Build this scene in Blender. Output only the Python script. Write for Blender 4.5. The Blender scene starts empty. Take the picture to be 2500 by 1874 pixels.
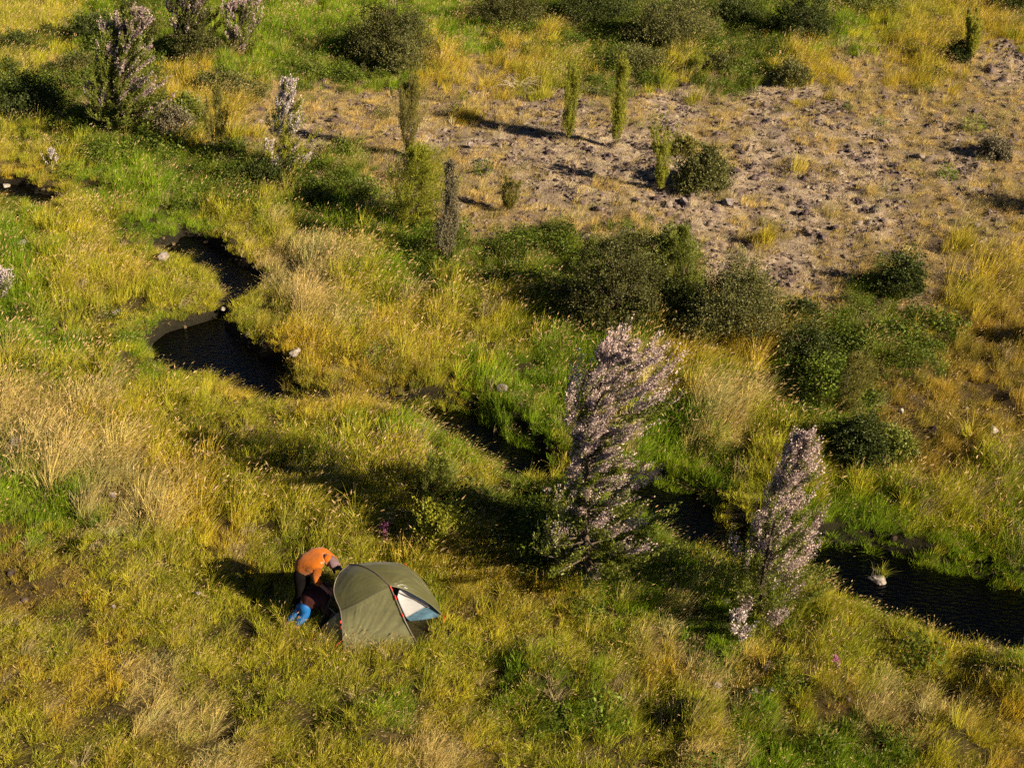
import bpy, math, random
import numpy as np
from mathutils import Vector

R = math.radians
rng = np.random.default_rng(7)
random.seed(7)
scene = bpy.context.scene
col = scene.collection

# ------------------------------------------------------------------ camera
CAM_H, PITCH, F = 13.9, R(32.0), 3018.0          # F in pixels of the 2500 px wide photograph
cd = bpy.data.cameras.new("camera")
cd.sensor_fit = 'HORIZONTAL'; cd.sensor_width = 36.0; cd.lens = 36.0 * F / 2500.0
cd.clip_start = 0.1; cd.clip_end = 3000.0
cam = bpy.data.objects.new("camera", cd); col.objects.link(cam)
cam.location = (0, 0, CAM_H); cam.rotation_euler = (math.pi / 2 - PITCH, 0, 0)
scene.camera = cam

# ------------------------------------------------------------------ light
SUN_EL, SUN_AZ = R(27.0), R(-29.0)               # towards the sun: from +x turned to the camera
sun_dir = Vector((math.cos(SUN_AZ) * math.cos(SUN_EL), math.sin(SUN_AZ) * math.cos(SUN_EL), math.sin(SUN_EL)))
world = bpy.data.worlds.new("World"); scene.world = world; world.use_nodes = True
wn = world.node_tree.nodes; wn.clear()
sky = wn.new('ShaderNodeTexSky'); sky.sky_type = 'NISHITA'; sky.sun_disc = False
sky.sun_elevation = SUN_EL; sky.sun_rotation = math.atan2(sun_dir.x, sun_dir.y)
sky.air_density = 0.25; sky.dust_density = 0.0
bg = wn.new('ShaderNodeBackground'); bg.inputs['Strength'].default_value = 0.05
wo = wn.new('ShaderNodeOutputWorld')
world.node_tree.links.new(sky.outputs[0], bg.inputs[0]); world.node_tree.links.new(bg.outputs[0], wo.inputs[0])
sl = bpy.data.lights.new("sun", 'SUN'); sl.energy = 5.0; sl.angle = R(0.5); sl.color = (1.0, 0.83, 0.58)
so = bpy.data.objects.new("sun", sl); col.objects.link(so)
so.rotation_euler = sun_dir.to_track_quat('Z', 'Y').to_euler()
scene.view_settings.view_transform = 'Standard'; scene.view_settings.look = 'None'
scene.view_settings.exposure = 1.2; scene.view_settings.gamma = 1.0
scene.cycles.max_bounces = 5; scene.cycles.diffuse_bounces = 1; scene.cycles.glossy_bounces = 2
scene.cycles.transmission_bounces = 3; scene.cycles.transparent_max_bounces = 6
scene.cycles.use_denoising = False

# ------------------------------------------------------------------ pixel <-> world
CP, SP = math.cos(PITCH), math.sin(PITCH)
def ray(sx, sy):
    a = (sx - 1250.0) / F; b = (sy - 937.0) / F
    return np.array([a, CP - b * SP, -SP - b * CP])
def on_plane(sx, sy, z):
    d = ray(sx, sy); t = (z - CAM_H) / d[2]
    return np.array([0, 0, CAM_H]) + d * t
def project(x, y, z=0.0):
    zz = z - CAM_H
    dep = y * CP - zz * SP
    up = y * SP + zz * CP
    dep = np.maximum(dep, 0.5)
    return 1250 + F * x / dep, 937 - F * up / dep
def depth_of(p): return p[1] * CP - (p[2] - CAM_H) * SP

# ------------------------------------------------------------------ noise
_perm = np.random.default_rng(3).permutation(4096)
_gr = np.random.default_rng(4).uniform(-1, 1, (4096, 2))
def perlin(x, y):
    xi = np.floor(x).astype(np.int64); yi = np.floor(y).astype(np.int64)
    xf = x - xi; yf = y - yi
    def g(ix, iy, fx, fy):
        h = _perm[(_perm[ix & 4095] + iy) & 4095]
        return _gr[h, 0] * fx + _gr[h, 1] * fy
    u = xf * xf * xf * (xf * (xf * 6 - 15) + 10); v = yf * yf * yf * (yf * (yf * 6 - 15) + 10)
    a = g(xi, yi, xf, yf); b = g(xi + 1, yi, xf - 1, yf)
    c = g(xi, yi + 1, xf, yf - 1); d = g(xi + 1, yi + 1, xf - 1, yf - 1)
    return (a + u * (b - a)) * (1 - v) + (c + u * (d - c)) * v
def fbm(x, y, sc, oct=4, seed=0.0):
    x = np.asarray(x, float) / sc + seed * 17.3 + 100; y = np.asarray(y, float) / sc + seed * 9.1 + 100
    s = 0; a = 1.0
    for _ in range(oct):
        s = s + a * perlin(x, y); x = x * 2.03; y = y * 2.03; a *= 0.5
    return s
def sstep(a, b, x):
    t = np.clip((x - a) / (b - a), 0, 1); return t * t * (3 - 2 * t)

# ------------------------------------------------------------------ stream outline
WATER_Z = -0.30
POOLS = [
 [(-160,436),(0,445),(60,450),(95,468),(130,476),(178,488),(165,505),(120,518),(100,545),(82,530),(72,505),(0,505),(-160,520)],
 [(440,566),(480,580),(548,606),(562,626),(618,660),(645,690),(645,720),(615,745),(585,758),(566,775),(560,800),
  (600,838),(648,868),(695,885),(720,915),(735,955),(790,980),(870,974),(960,962),(1010,972),(1100,985),(1195,1010),(1220,1040),(1265,1060),
  (1335,1100),(1360,1125),(1440,1140),(1520,1160),(1620,1168),(1690,1190),(1745,1218),(1765,1258),(1850,1288),(1950,1308),(2150,1326),
  (2250,1362),(2350,1386),(2450,1415),(2700,1460),(2700,1670),(2500,1655),(2440,1640),(2330,1620),(2270,1592),(2200,1556),(2100,1520),
  (2000,1490),(1950,1450),(1760,1385),(1650,1368),(1560,1300),(1440,1230),(1360,1212),(1300,1205),(1235,1195),(1195,1155),(1165,1132),(1105,1100),
  (1035,1062),(965,1024),(880,1002),(820,1002),(760,1010),(690,1008),(635,1005),(595,990),(556,955),(530,930),(480,925),(425,935),(390,925),
  (372,900),(352,868),(362,838),(400,808),(470,790),(520,776),(545,757),(535,730),(525,700),(490,676),(440,655),(400,640),(362,625),(375,600),(425,592)],
]
POOLW = [np.array([on_plane(a, b, WATER_Z)[:2] for a, b in p]) for p in POOLS]
def sdist(x, y):
    P = np.stack([x.ravel(), y.ravel()], 1); out = np.full(len(P), 1e9)
    for poly in POOLW:
        a = poly; b = np.roll(poly, -1, 0)
        best = np.full(len(P), 1e9); ins = np.zeros(len(P), bool)
        for (ax, ay), (bx, by) in zip(a, b):
            dx, dy = bx - ax, by - ay
            t = np.clip(((P[:, 0] - ax) * dx + (P[:, 1] - ay) * dy) / (dx * dx + dy * dy + 1e-9), 0, 1)
            d = np.hypot(P[:, 0] - ax - t * dx, P[:, 1] - ay - t * dy)
            best = np.minimum(best, d)
            c = (ay > P[:, 1]) != (by > P[:, 1])
            xx = ax + (P[:, 1] - ay) * dx / (dy if abs(dy) > 1e-9 else 1e-9)
            ins ^= c & (P[:, 0] < xx)
        s = np.where(ins, -best, best)
        out = np.where(np.abs(out) > 1e8, s, np.minimum(out, s))
    return out.reshape(x.shape)

TENT_C = on_plane(930, 1535, 0.0)
HUMMOCKS = [(on_plane(a, b, 0)[:2], r_, h_) for a, b, r_, h_ in [
 (1330, 1640, .55, .34), (1450, 1680, .4, .25), (1700, 1760, .45, .36), (2480, 1700, .55, .40), (2330, 1800, .35, .28), (250, 1370, .5, .32), (120, 1420, .4, .28),
 (470, 1640, .4, .24), (900, 1780, .45, .28), (2020, 1700, .5, .30), (700, 1720, .35, .22), (860, 700, .5, .34), (1180, 820, .55, .34), (960, 890, .5, .28),
 (300, 900, .55, .32), (180, 720, .55, .34), (470, 1010, .5, .32), (1900, 1150, .5, .34), (1720, 1040, .5, .36), (2260, 1240, .5, .30), (1560, 1000, .4, .3), (640, 1130, .4, .25)]]
def land(x, y):
    sx, sy = project(x, y)
    stony = sstep(700, 1500, sx + 0.0) * sstep(760, 560, sy - 0.12 * (sx - 1200))
    near = sstep(1150, 1400, sy)
    amp = 1.0 - 0.65 * stony - 0.15 * near
    b = 0.20 * fbm(x, y, 6.5, 2, 1) + amp * (0.29 * fbm(x, y, 1.6, 3, 2) + 0.11 * fbm(x, y, 0.62, 2, 3))
    for (hx, hy), hr, hh in HUMMOCKS:
        b = b + hh * np.exp(-(((x - hx) / hr) ** 2 + ((y - hy) / (hr * .8)) ** 2))
    b = np.where(b < -.12, -.12 + (b + .12) * .35, b)
    r = np.hypot(x - TENT_C[0], y - TENT_C[1])
    return b * (0.12 + 0.88 * sstep(1.0, 2.4, r)) + stony * 0.20 * np.maximum(fbm(x, y, .55, 4, 5), -.12)
def height(x, y, sd=None):
    x = np.asarray(x, float); y = np.asarray(y, float)
    if sd is None: sd = sdist(x, y)
    t = sstep(-0.28, 0.14, sd)
    bed = -0.52 + 0.10 * fbm(x, y, 0.6, 3, 6)
    return bed * (1 - t) + land(x, y) * t
def h1(x, y): return float(height(np.array([x]), np.array([y]))[0])
def at(sx, sy, dz=0.0):
    z = dz
    for _ in range(10):
        p = on_plane(sx, sy, z); z = h1(p[0], p[1]) + dz
    return on_plane(sx, sy, z)

# ------------------------------------------------------------------ plant map (what grows where, one letter per 100 px of ground)
ROWS = [
 "yygdggggggggdddddddggyyoog",
 "yhddhggddgohoyddyddohhohss",
 "ddhhoohhhhhhhshhshsshhhhhh",
 "yydddhhshhssssssshsssshshs",
 "oyggdddddhhhhssssssssshshh",
 "gyyggyydgdhhhhhhsshssshhhh",
 "gyoyyyttygddddddhssshhhhom",
 "gyyyyyytyyyyyddddhshhdhomm",
 "ggyggyooyooyygggoooddddmmm",
 "yyyyyoooooyggggtoymddmmmmm",
 "ttoyyyyyygggggtggtyddmmmmm",
 "gttooyyyyyyydyggggyyyymmyy",
 "ggttooyyyyyyddgggyygggyyyy",
 "myyyyoyyyyoodddddyyydggggg",
 "mmyyyyyyyyyooogggggyygggyg",
 "yyoyyyyyyygyyyyytgyyyyyygg",
 "oootyyyyyyyygyyyotoyyyyyyg",
 "yoyttyyyygoyyggyyygymttooo",
 "yyyootoyyytoyyyyytggggyyoo",
]
LET = 'gyotmhsd'
GRID = np.array([[LET.index(c) for c in r.ljust(26, 'y')[:26]] for r in ROWS])
def letter(x, y, jit=0.9):
    n = x.size
    sx, sy = project(x, y)
    wx = 42 * fbm(x, y, 1.6, 3, 11) * 2; wy = 36 * fbm(x, y, 1.6, 3, 12) * 2
    u = (sx + wx) / 100 - 0.5 + rng.uniform(-.5, .5, n) * jit + .5
    v = (sy + wy) / 100 - 0.5 + rng.uniform(-.5, .5, n) * jit + .5
    return GRID[np.clip(v.astype(int), 0, len(ROWS) - 1), np.clip(u.astype(int), 0, 25)]

#            g                    y                    o                    t                    m                    h                    s                    d
BLADE = np.array([(.23,.335,.022),(.43,.415,.038),(.53,.42,.045),(.66,.54,.19),(.42,.315,.050),(.60,.46,.17),(.70,.55,.33),(.17,.235,.022)])
SOIL  = np.array([(.040,.036,.012),(.060,.048,.016),(.090,.062,.020),(.11,.08,.035),(.090,.062,.026),(.27,.20,.11),(.50,.395,.29),(.022,.024,.008)])

# ------------------------------------------------------------------ materials
def new_mat(name):
    m = bpy.data.materials.new(name); m.use_nodes = True
    nt = m.node_tree; nt.nodes.clear()
    return m, nt, nt.nodes.new('ShaderNodeOutputMaterial')
def leaf_mat(name, color=None, transl=0.35, spread=0.9, gloss=0.12, rough=0.5, second=None):
    """color None: per-clump attribute 'tint'. 'v' is the random value of each blade or leaf."""
    m, nt, out = new_mat(name); N, L = nt.nodes.new, nt.links.new
    a = N('ShaderNodeAttribute'); a.attribute_name = 'v'
    if color is None:
        c = N('ShaderNodeAttribute'); c.attribute_type = 'INSTANCER'; c.attribute_name = 'tint'; cs = c.outputs['Color']
    else:
        c = N('ShaderNodeMix'); c.data_type = 'RGBA'
        c.inputs['A'].default_value = (*color, 1); c.inputs['B'].default_value = (*(second or color), 1)
        L(a.outputs['Fac'], c.inputs['Factor']); cs = c.outputs['Result']
    mr = N('ShaderNodeMapRange'); mr.inputs['To Min'].default_value = 1 - spread / 2; mr.inputs['To Max'].default_value = 1 + spread / 2
    w = N('ShaderNodeTexWhiteNoise'); w.noise_dimensions = '1D'; L(a.outputs['Fac'], w.inputs['W'])
    L(w.outputs['Value'], mr.inputs['Value'])
    vm = N('ShaderNodeVectorMath'); vm.operation = 'SCALE'; L(cs, vm.inputs[0]); L(mr.outputs[0], vm.inputs['Scale'])
    d = N('ShaderNodeBsdfDiffuse'); t = N('ShaderNodeBsdfTranslucent'); g = N('ShaderNodeBsdfGlossy')
    g.inputs['Roughness'].default_value = rough; g.inputs['Color'].default_value = (1, 1, 1, 1)
    L(vm.outputs[0], d.inputs['Color']); L(vm.outputs[0], t.inputs['Color'])
    m1 = N('ShaderNodeMixShader'); m1.inputs[0].default_value = transl; L(d.outputs[0], m1.inputs[1]); L(t.outputs[0], m1.inputs[2])
    m2 = N('ShaderNodeMixShader'); m2.inputs[0].default_value = gloss * 0.15; L(m1.outputs[0], m2.inputs[1]); L(g.outputs[0], m2.inputs[2])
    L(m2.outputs[0], out.inputs['Surface'])
    return m
def surf(name, color, rough=0.7, spec=0.3, noise=0.25, nscale=30, bump=0.0, color2=None, sheen=0.0, trans=0.0, bscale=None, coat=0.0):
    m, nt, out = new_mat(name); N, L = nt.nodes.new, nt.links.new
    p = N('ShaderNodeBsdfPrincipled'); tc = N('ShaderNodeTexCoord')
    nz = N('ShaderNodeTexNoise'); nz.inputs['Scale'].default_value = nscale; nz.inputs['Detail'].default_value = 6
    L(tc.outputs['Object'], nz.inputs['Vector'])
    mx = N('ShaderNodeMix'); mx.data_type = 'RGBA'
    c2 = color2 or tuple(c * (1 - noise) for c in color)
    mx.inputs['A'].default_value = (*c2, 1); mx.inputs['B'].default_value = (*color, 1)
    mr = N('ShaderNodeMapRange'); mr.inputs['From Min'].default_value = .35; mr.inputs['From Max'].default_value = .65
    L(nz.outputs['Fac'], mr.inputs['Value']); L(mr.outputs[0], mx.inputs['Factor']); L(mx.outputs['Result'], p.inputs['Base Color'])
    p.inputs['Roughness'].default_value = rough; p.inputs['Specular IOR Level'].default_value = spec
    p.inputs['Sheen Weight'].default_value = sheen; p.inputs['Coat Weight'].default_value = coat
    if bump:
        b = N('ShaderNodeBump'); b.inputs['Strength'].default_value = bump; b.inputs['Distance'].default_value = 0.02
        n2 = N('ShaderNodeTexNoise'); n2.inputs['Scale'].default_value = bscale or nscale * 1.7; n2.inputs['Detail'].default_value = 5
        L(tc.outputs['Object'], n2.inputs['Vector']); L(n2.outputs['Fac'], b.inputs['Height']); L(b.outputs[0], p.inputs['Normal'])
    if trans:
        t = N('ShaderNodeBsdfTranslucent'); L(mx.outputs['Result'], t.inputs['Color'])
        ms = N('ShaderNodeMixShader'); ms.inputs[0].default_value = trans
        L(p.outputs[0], ms.inputs[1]); L(t.outputs[0], ms.inputs[2]); L(ms.outputs[0], out.inputs['Surface'])
    else:
        L(p.outputs[0], out.inputs['Surface'])
    return m

def ground_mat():
    m, nt, out = new_mat('ground_soil'); N, L = nt.nodes.new, nt.links.new
    p = N('ShaderNodeBsdfPrincipled'); p.inputs['Roughness'].default_value = .95; p.inputs['Specular IOR Level'].default_value = .15
    a = N('ShaderNodeAttribute'); a.attribute_name = 'soil'
    s = N('ShaderNodeAttribute'); s.attribute_name = 'stony'
    tc = N('ShaderNodeTexCoord')
    n1 = N('ShaderNodeTexNoise'); n1.inputs['Scale'].default_value = 2.2; n1.inputs['Detail'].default_value = 10; n1.inputs['Roughness'].default_value = .75
    n2 = N('ShaderNodeTexNoise'); n2.inputs['Scale'].default_value = 14; n2.inputs['Detail'].default_value = 6; n2.inputs['Roughness'].default_value = .8
    L(tc.outputs['Object'], n1.inputs['Vector']); L(tc.outputs['Object'], n2.inputs['Vector'])
    mr = N('ShaderNodeMapRange'); mr.inputs['From Min'].default_value = .40; mr.inputs['From Max'].default_value = .62
    L(n1.outputs['Fac'], mr.inputs['Value'])
    mul = N('ShaderNodeMath'); mul.operation = 'MULTIPLY'; L(mr.outputs[0], mul.inputs[0]); L(s.outputs['Fac'], mul.inputs[1])
    mx = N('ShaderNodeMix'); mx.data_type = 'RGBA'; L(mul.outputs[0], mx.inputs['Factor']); L(a.outputs['Color'], mx.inputs['A'])
    mx.inputs['B'].default_value = (.13, .09, .08, 1)
    mr2 = N('ShaderNodeMapRange'); mr2.inputs['From Min'].default_value = .3; mr2.inputs['From Max'].default_value = .7
    mr2.inputs['To Min'].default_value = .35; mr2.inputs['To Max'].default_value = 1.55; L(n2.outputs['Fac'], mr2.inputs['Value'])
    sc = N('ShaderNodeVectorMath'); sc.operation = 'SCALE'; L(mx.outputs['Result'], sc.inputs[0]); L(mr2.outputs[0], sc.inputs['Scale'])
    L(sc.outputs[0], p.inputs['Base Color'])
    b = N('ShaderNodeBump'); b.inputs['Strength'].default_value = .9; b.inputs['Distance'].default_value = .08
    L(n2.outputs['Fac'], b.inputs['Height']); L(b.outputs[0], p.inputs['Normal']); L(p.outputs[0], out.inputs['Surface'])
    return m
def water_mat():
    m, nt, out = new_mat('stream_water'); N, L = nt.nodes.new, nt.links.new
    g = N('ShaderNodeBsdfGlossy'); g.inputs['Roughness'].default_value = .12
    t = N('ShaderNodeBsdfTransparent'); t.inputs['Color'].default_value = (.12, .13, .10, 1)
    f = N('ShaderNodeFresnel'); f.inputs['IOR'].default_value = 1.40
    tc = N('ShaderNodeTexCoord'); mp = N('ShaderNodeMapping'); mp.inputs['Scale'].default_value = (1, 2.2, 1); mp.inputs['Rotation'].default_value = (0, 0, R(25))
    nz = N('ShaderNodeTexNoise'); nz.inputs['Scale'].default_value = 7; nz.inputs['Detail'].default_value = 5
    L(tc.outputs['Object'], mp.inputs['Vector']); L(mp.outputs[0], nz.inputs['Vector'])
    b = N('ShaderNodeBump'); b.inputs['Strength'].default_value = .7; b.inputs['Distance'].default_value = .05; L(nz.outputs['Fac'], b.inputs['Height'])
    L(b.outputs[0], g.inputs['Normal']); L(b.outputs[0], f.inputs['Normal'])
    mx = N('ShaderNodeMixShader'); L(f.outputs[0], mx.inputs[0]); L(t.outputs[0], mx.inputs[1]); L(g.outputs[0], mx.inputs[2])
    L(mx.outputs[0], out.inputs['Surface'])
    return m

# ------------------------------------------------------------------ object helpers
def tag(o, label=None, cat=None, group=None, kind=None):
    if label: o['label'] = label
    if cat: o['category'] = cat
    if group: o['group'] = group
    if kind: o['kind'] = kind
    return o
def empty(name, loc, rz=0.0):
    o = bpy.data.objects.new(name, None); col.objects.link(o); o.location = loc; o.rotation_euler = (0, 0, rz); o.empty_display_size = .2
    return o
def mesh_np(name, V, Fc, attrs=None, smooth=False):
    """V (n,3); Fc: list of (m,k) int arrays."""
    me = bpy.data.meshes.new(name)
    Fc = [f for f in Fc if len(f)]
    nl = sum(f.size for f in Fc); nf = sum(len(f) for f in Fc)
    me.vertices.add(len(V)); me.vertices.foreach_set('co', np.asarray(V, np.float32).ravel())
    me.loops.add(nl); me.loops.foreach_set('vertex_index', np.concatenate([f.ravel() for f in Fc]).astype(np.int32))
    me.polygons.add(nf)
    cnt = np.concatenate([np.full(len(f), f.shape[1]) for f in Fc]); st = np.concatenate([[0], np.cumsum(cnt)[:-1]])
    me.polygons.foreach_set('loop_start', st.astype(np.int32))
    me.update(calc_edges=True)
    me.polygons.foreach_set('use_smooth', np.full(nf, smooth))
    for k, (typ, dat) in (attrs or {}).items():
        at_ = me.attributes.new(k, typ, 'POINT')
        if typ == 'FLOAT': at_.data.foreach_set('value', np.asarray(dat, np.float32))
        elif typ == 'INT': at_.data.foreach_set('value', np.asarray(dat, np.int32))
        elif typ == 'FLOAT_VECTOR': at_.data.foreach_set('vector', np.asarray(dat, np.float32).ravel())
        elif typ == 'FLOAT_COLOR': at_.data.foreach_set('color', np.asarray(dat, np.float32).ravel())
    return me
def link(name, me, mats, parent=None, loc=None):
    if not isinstance(mats, (list, tuple)): mats = [mats]
    for m in mats: me.materials.append(m)
    o = bpy.data.objects.new(name, me); col.objects.link(o)
    if parent: o.parent = parent
    if loc is not None: o.location = loc
    return o
def nrm(a): return a / (np.linalg.norm(a, axis=-1, keepdims=True) + 1e-9)

def tube_np(paths, radii, sides=5):
    """list of (k,3) paths and (k,) radii -> V, F"""
    V = []; Fq = []; off = 0
    ang = np.linspace(0, 2 * np.pi, sides, endpoint=False)
    for P, r in zip(paths, radii):
        P = np.asarray(P, float); r = np.asarray(r, float); k = len(P)
        T = nrm(np.gradient(P, axis=0))
        ref = np.array([0.31, 0.95, 0.05]); ref = np.where(np.abs(T @ ref)[:, None] > .95, np.array([1., 0, 0]), ref)
        A = nrm(np.cross(T, ref)); B = np.cross(T, A)
        ring = P[:, None] + r[:, None, None] * (np.cos(ang)[None, :, None] * A[:, None] + np.sin(ang)[None, :, None] * B[:, None])
        V.append(ring.reshape(-1, 3))
        i = np.arange(k - 1)[:, None] * sides; j = np.arange(sides)[None]; jn = (j + 1) % sides
        q = np.stack([i + j, i + jn, i + sides + jn, i + sides + j], -1).reshape(-1, 4) + off
        Fq.append(q); off += k * sides
    return np.concatenate(V), np.concatenate(Fq)

def leaves_np(C, D, L, W, v, curl=0.0):
    """rhombic leaves: base C, direction D, length L, half width W"""
    n = len(C); D = nrm(D)
    S = nrm(np.cross(D, rng.normal(size=(n, 3))))
    U = np.cross(S, D)
    L = np.broadcast_to(L, n)[:, None]; W = np.broadcast_to(W, n)[:, None]
    a = C; b = C + D * L * .45 + S * W + U * L * curl; c = C + D * L; d = C + D * L * .45 - S * W + U * L * curl
    V = np.stack([a, b, c, d], 1).reshape(-1, 3)
    Fq = np.arange(4 * n).reshape(n, 4)
    return V, Fq, np.repeat(v, 4)

# ------------------------------------------------------------------ ground sheet
def axis(a, b, step, far):
    inner = np.arange(a, b + 1e-6, step)
    out = []; s = step; p = b
    while p < far: s *= 1.35; p += s; out.append(p)
    lo = []; s = step; p = a
    while p > -far: s *= 1.35; p -= s; lo.append(p)
    return np.concatenate([lo[::-1], inner, out])
gx = axis(-25, 25, .13, 900); gy = axis(7.5, 60, .13, 900)
GX, GY = np.meshgrid(gx, gy)
SD = np.full(GX.shape, 50.0)
mk = (np.abs(GX) < 40) & (GY > -5) & (GY < 80)
SD[mk] = sdist(GX[mk], GY[mk])
GZ = height(GX, GY, SD)
fade = sstep(45, 120, np.hypot(GX, GY - 30)); GZ = GZ * (1 - fade)
nx, ny = len(gx), len(gy)
i = (np.arange(ny - 1)[:, None] * nx + np.arange(nx - 1)[None]).ravel()
FQ = np.stack([i, i + 1, i + nx + 1, i + nx], 1)
soil = np.zeros((GX.size, 3)); stony = np.zeros(GX.size)
for _ in range(3):
    lt = letter(GX.ravel(), GY.ravel(), 1.0); soil += SOIL[lt] / 3; stony += ((lt == 6) * 1.0 + (lt == 5) * .55) / 3
sdr = SD.ravel(); wet = sstep(0.2, -0.02, sdr)[:, None]
pt = sstep(.0, .45, fbm(GX.ravel(), GY.ravel(), 2.2, 4, 61) + .15)[:, None] * stony[:, None]; soil = soil * (1 - .30 * pt)
soil = soil * (1 - wet) + np.array([.018, .016, .010]) * wet; stony *= 1 - wet[:, 0]
me = mesh_np('ground', np.stack([GX.ravel(), GY.ravel(), GZ.ravel()], 1), [FQ],
             {'soil': ('FLOAT_COLOR', np.concatenate([soil, np.ones((len(soil), 1))], 1)), 'stony': ('FLOAT', stony)}, True)
tag(link('ground', me, ground_mat()), kind='structure')

# water sheet per pool, a little wider than the channel so the banks cut it
for pw in POOLW:
    c = pw.mean(0)
    x0, y0 = pw.min(0) - .4; x1, y1 = pw.max(0) + .4
    xs = np.arange(x0, x1, .2); ys = np.arange(y0, y1, .2); XX, YY = np.meshgrid(xs, ys)
    s = sdist(XX, YY); n_ = len(xs)
    q = (np.arange(len(ys) - 1)[:, None] * n_ + np.arange(n_ - 1)[None]).ravel()
    q = np.stack([q, q + 1, q + n_ + 1, q + n_], 1)
    keep = (s.ravel()[q] < .35).all(1)
    Vw = np.stack([XX.ravel(), YY.ravel(), np.full(XX.size, WATER_Z)], 1); q = q[keep]
    used = np.unique(q); rm = np.full(len(Vw), -1); rm[used] = np.arange(len(used))
    me = mesh_np('stream_water', Vw[used], [rm[q]])
    tag(link('water', me, bpy.data.materials.get('stream_water') or water_mat()), kind='structure')

# ------------------------------------------------------------------ grass prototypes (meshes only, instanced by geometry nodes)
def blades(n, spread, h0, h1_, w, lean, droop, segs=3, wind=.25):
    th = rng.uniform(0, 2 * np.pi, n); r = spread * np.sqrt(rng.uniform(0, 1, n))
    base = np.stack([r * np.cos(th), r * np.sin(th), np.full(n, -.03)], 1)
    out = np.stack([np.cos(th), np.sin(th), np.zeros(n)], 1) * (r / max(spread, 1e-3))[:, None]
    H = rng.uniform(h0, h1_, n)
    ln = out * lean + rng.normal(0, .18, (n, 3)) * [1, 1, 0] + np.array([wind, 0.05, 0])
    ph = rng.uniform(0, 2 * np.pi, n); side = np.stack([np.cos(ph), np.sin(ph), np.zeros(n)], 1)
    ts = np.linspace(0, 1, segs + 1); V = []
    for k, t in enumerate(ts):
        p = base + np.array([0, 0, 1.0]) * (H * (t - droop * t * t * .5))[:, None] + ln * (H * (t ** 1.7) * (.7 + droop))[:, None]
        wk = w * (1 - t) ** .6 if k < segs else 0
        if k < segs: V.append(np.stack([p - side * wk / 2, p + side * wk / 2], 1))
        else: V.append(p[:, None])
    per = 2 * segs + 1; Va = np.concatenate(V, 1).reshape(-1, 3); o = np.arange(n)[:, None] * per
    q = [np.stack([o[:, 0] + 2 * k, o[:, 0] + 2 * k + 1, o[:, 0] + 2 * k + 3, o[:, 0] + 2 * k + 2], 1) for k in range(segs - 1)]
    tri = np.stack([o[:, 0] + 2 * segs - 2, o[:, 0] + 2 * segs - 1, o[:, 0] + 2 * segs], 1)
    v = np.repeat(rng.uniform(0, 1, n), per)
    tip = Va.reshape(n, per, 3)[:, -1]; d = tip - Va.reshape(n, per, 3)[:, -2]
    return Va, q, tri, v, tip, d
M_GRASS = leaf_mat('grass_blade', None, .26, .7, .02)
M_HEAD = leaf_mat('seed_head', (.48, .33, .13), .30, .5, .0, second=(.60, .43, .24))
M_LEAF = leaf_mat('undergrowth_leaf', None, .30, .8, .05, .5)

def proto_coll(name): return bpy.data.collections.new(name)
def add_proto(c, k, base, V, Fs, v, mats, fmat=None):
    me = mesh_np('%s' % base, V, Fs, {'v': ('FLOAT', v)})
    for m in mats: me.materials.append(m)
    if fmat is not None: me.polygons.foreach_set('material_index', fmat.astype(np.int32))
    o = bpy.data.objects.new('%s.%03d' % (base, k), me); c.objects.link(o)

cg = proto_coll('grass_tufts')
def tuft(k, n, spread, h0, h1_, w, lean, droop, heads=0.0, wind=.25, hl=.09, hw=.010):
    V, q, tri, v, tip, d = blades(n, spread, h0, h1_, w, lean, droop, 3, wind)
    Fs = [np.concatenate(q), tri]; fm = np.zeros(len(Fs[0]) + len(Fs[1]))
    if heads > 0:
        m = rng.uniform(size=n) < heads; nn = m.sum()
        dd = nrm(d[m]) + rng.normal(0, .15, (nn, 3)) + np.array([.25, 0, -.1])
        for rep in range(2):
            Vl, Fl, vl = leaves_np(tip[m] - nrm(dd) * .02, dd, rng.uniform(.6, 1.2, nn) * hl, hw, rng.uniform(0, 1, nn))
            Fs.insert(1, Fl + len(V)); V = np.concatenate([V, Vl]); v = np.concatenate([v, vl])
        fm = np.concatenate([np.zeros(len(Fs[0])), np.ones(2 * nn), np.zeros(len(tri))])
    add_proto(cg, k, 'grass_tuft', V, Fs, v, [M_GRASS, M_HEAD], fm)
for k in range(6):   tuft(k, 70, .16, .22, .50, .010, .28, .25, .02)                      # lush
for k in range(6, 12): tuft(k, 70, .20, .12, .30, .008, .30, .3, .06, .22, .05, .006)     # short meadow
for k in range(12, 18): tuft(k, 55, .13, .45, .80, .0075, .35, .35, .28, .35, .08, .007)  # tall dry with heads
for k in range(18, 22): tuft(k, 80, .22, .05, .14, .008, .7, .4, .0)                      # low turf / dry moss
for k in range(22, 26): tuft(k, 60, .12, .30, .58, .008, .50, .45, .15, .2)                # tussock
cu = proto_coll('leafy_clumps')
for k in range(5):
    n = 220; th = rng.uniform(0, 2 * np.pi, n); r = .30 * np.sqrt(rng.uniform(0, 1, n))
    z = rng.uniform(.05, .42, n) * (1.1 - (r / .30) ** 2 * .6)
    C = np.stack([r * np.cos(th), r * np.sin(th), z], 1); D = rng.normal(size=(n, 3)) * [1, 1, .5] + [0, 0, .2]
    V, Fq, v = leaves_np(C, D, rng.uniform(.035, .075, n), .017, rng.uniform(0, 1, n))
    ns = 40; pth = []; 
    V2, q, tri, v2, _, _ = blades(ns, .2, .2, .45, .008, .5, .2)
    Fs = [np.concatenate([Fq] + [a + len(V) for a in q]), tri + len(V)]
    add_proto(cu, k, 'leafy_clump', np.concatenate([V, V2]), Fs, np.concatenate([v, v2]), [M_LEAF])

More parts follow.
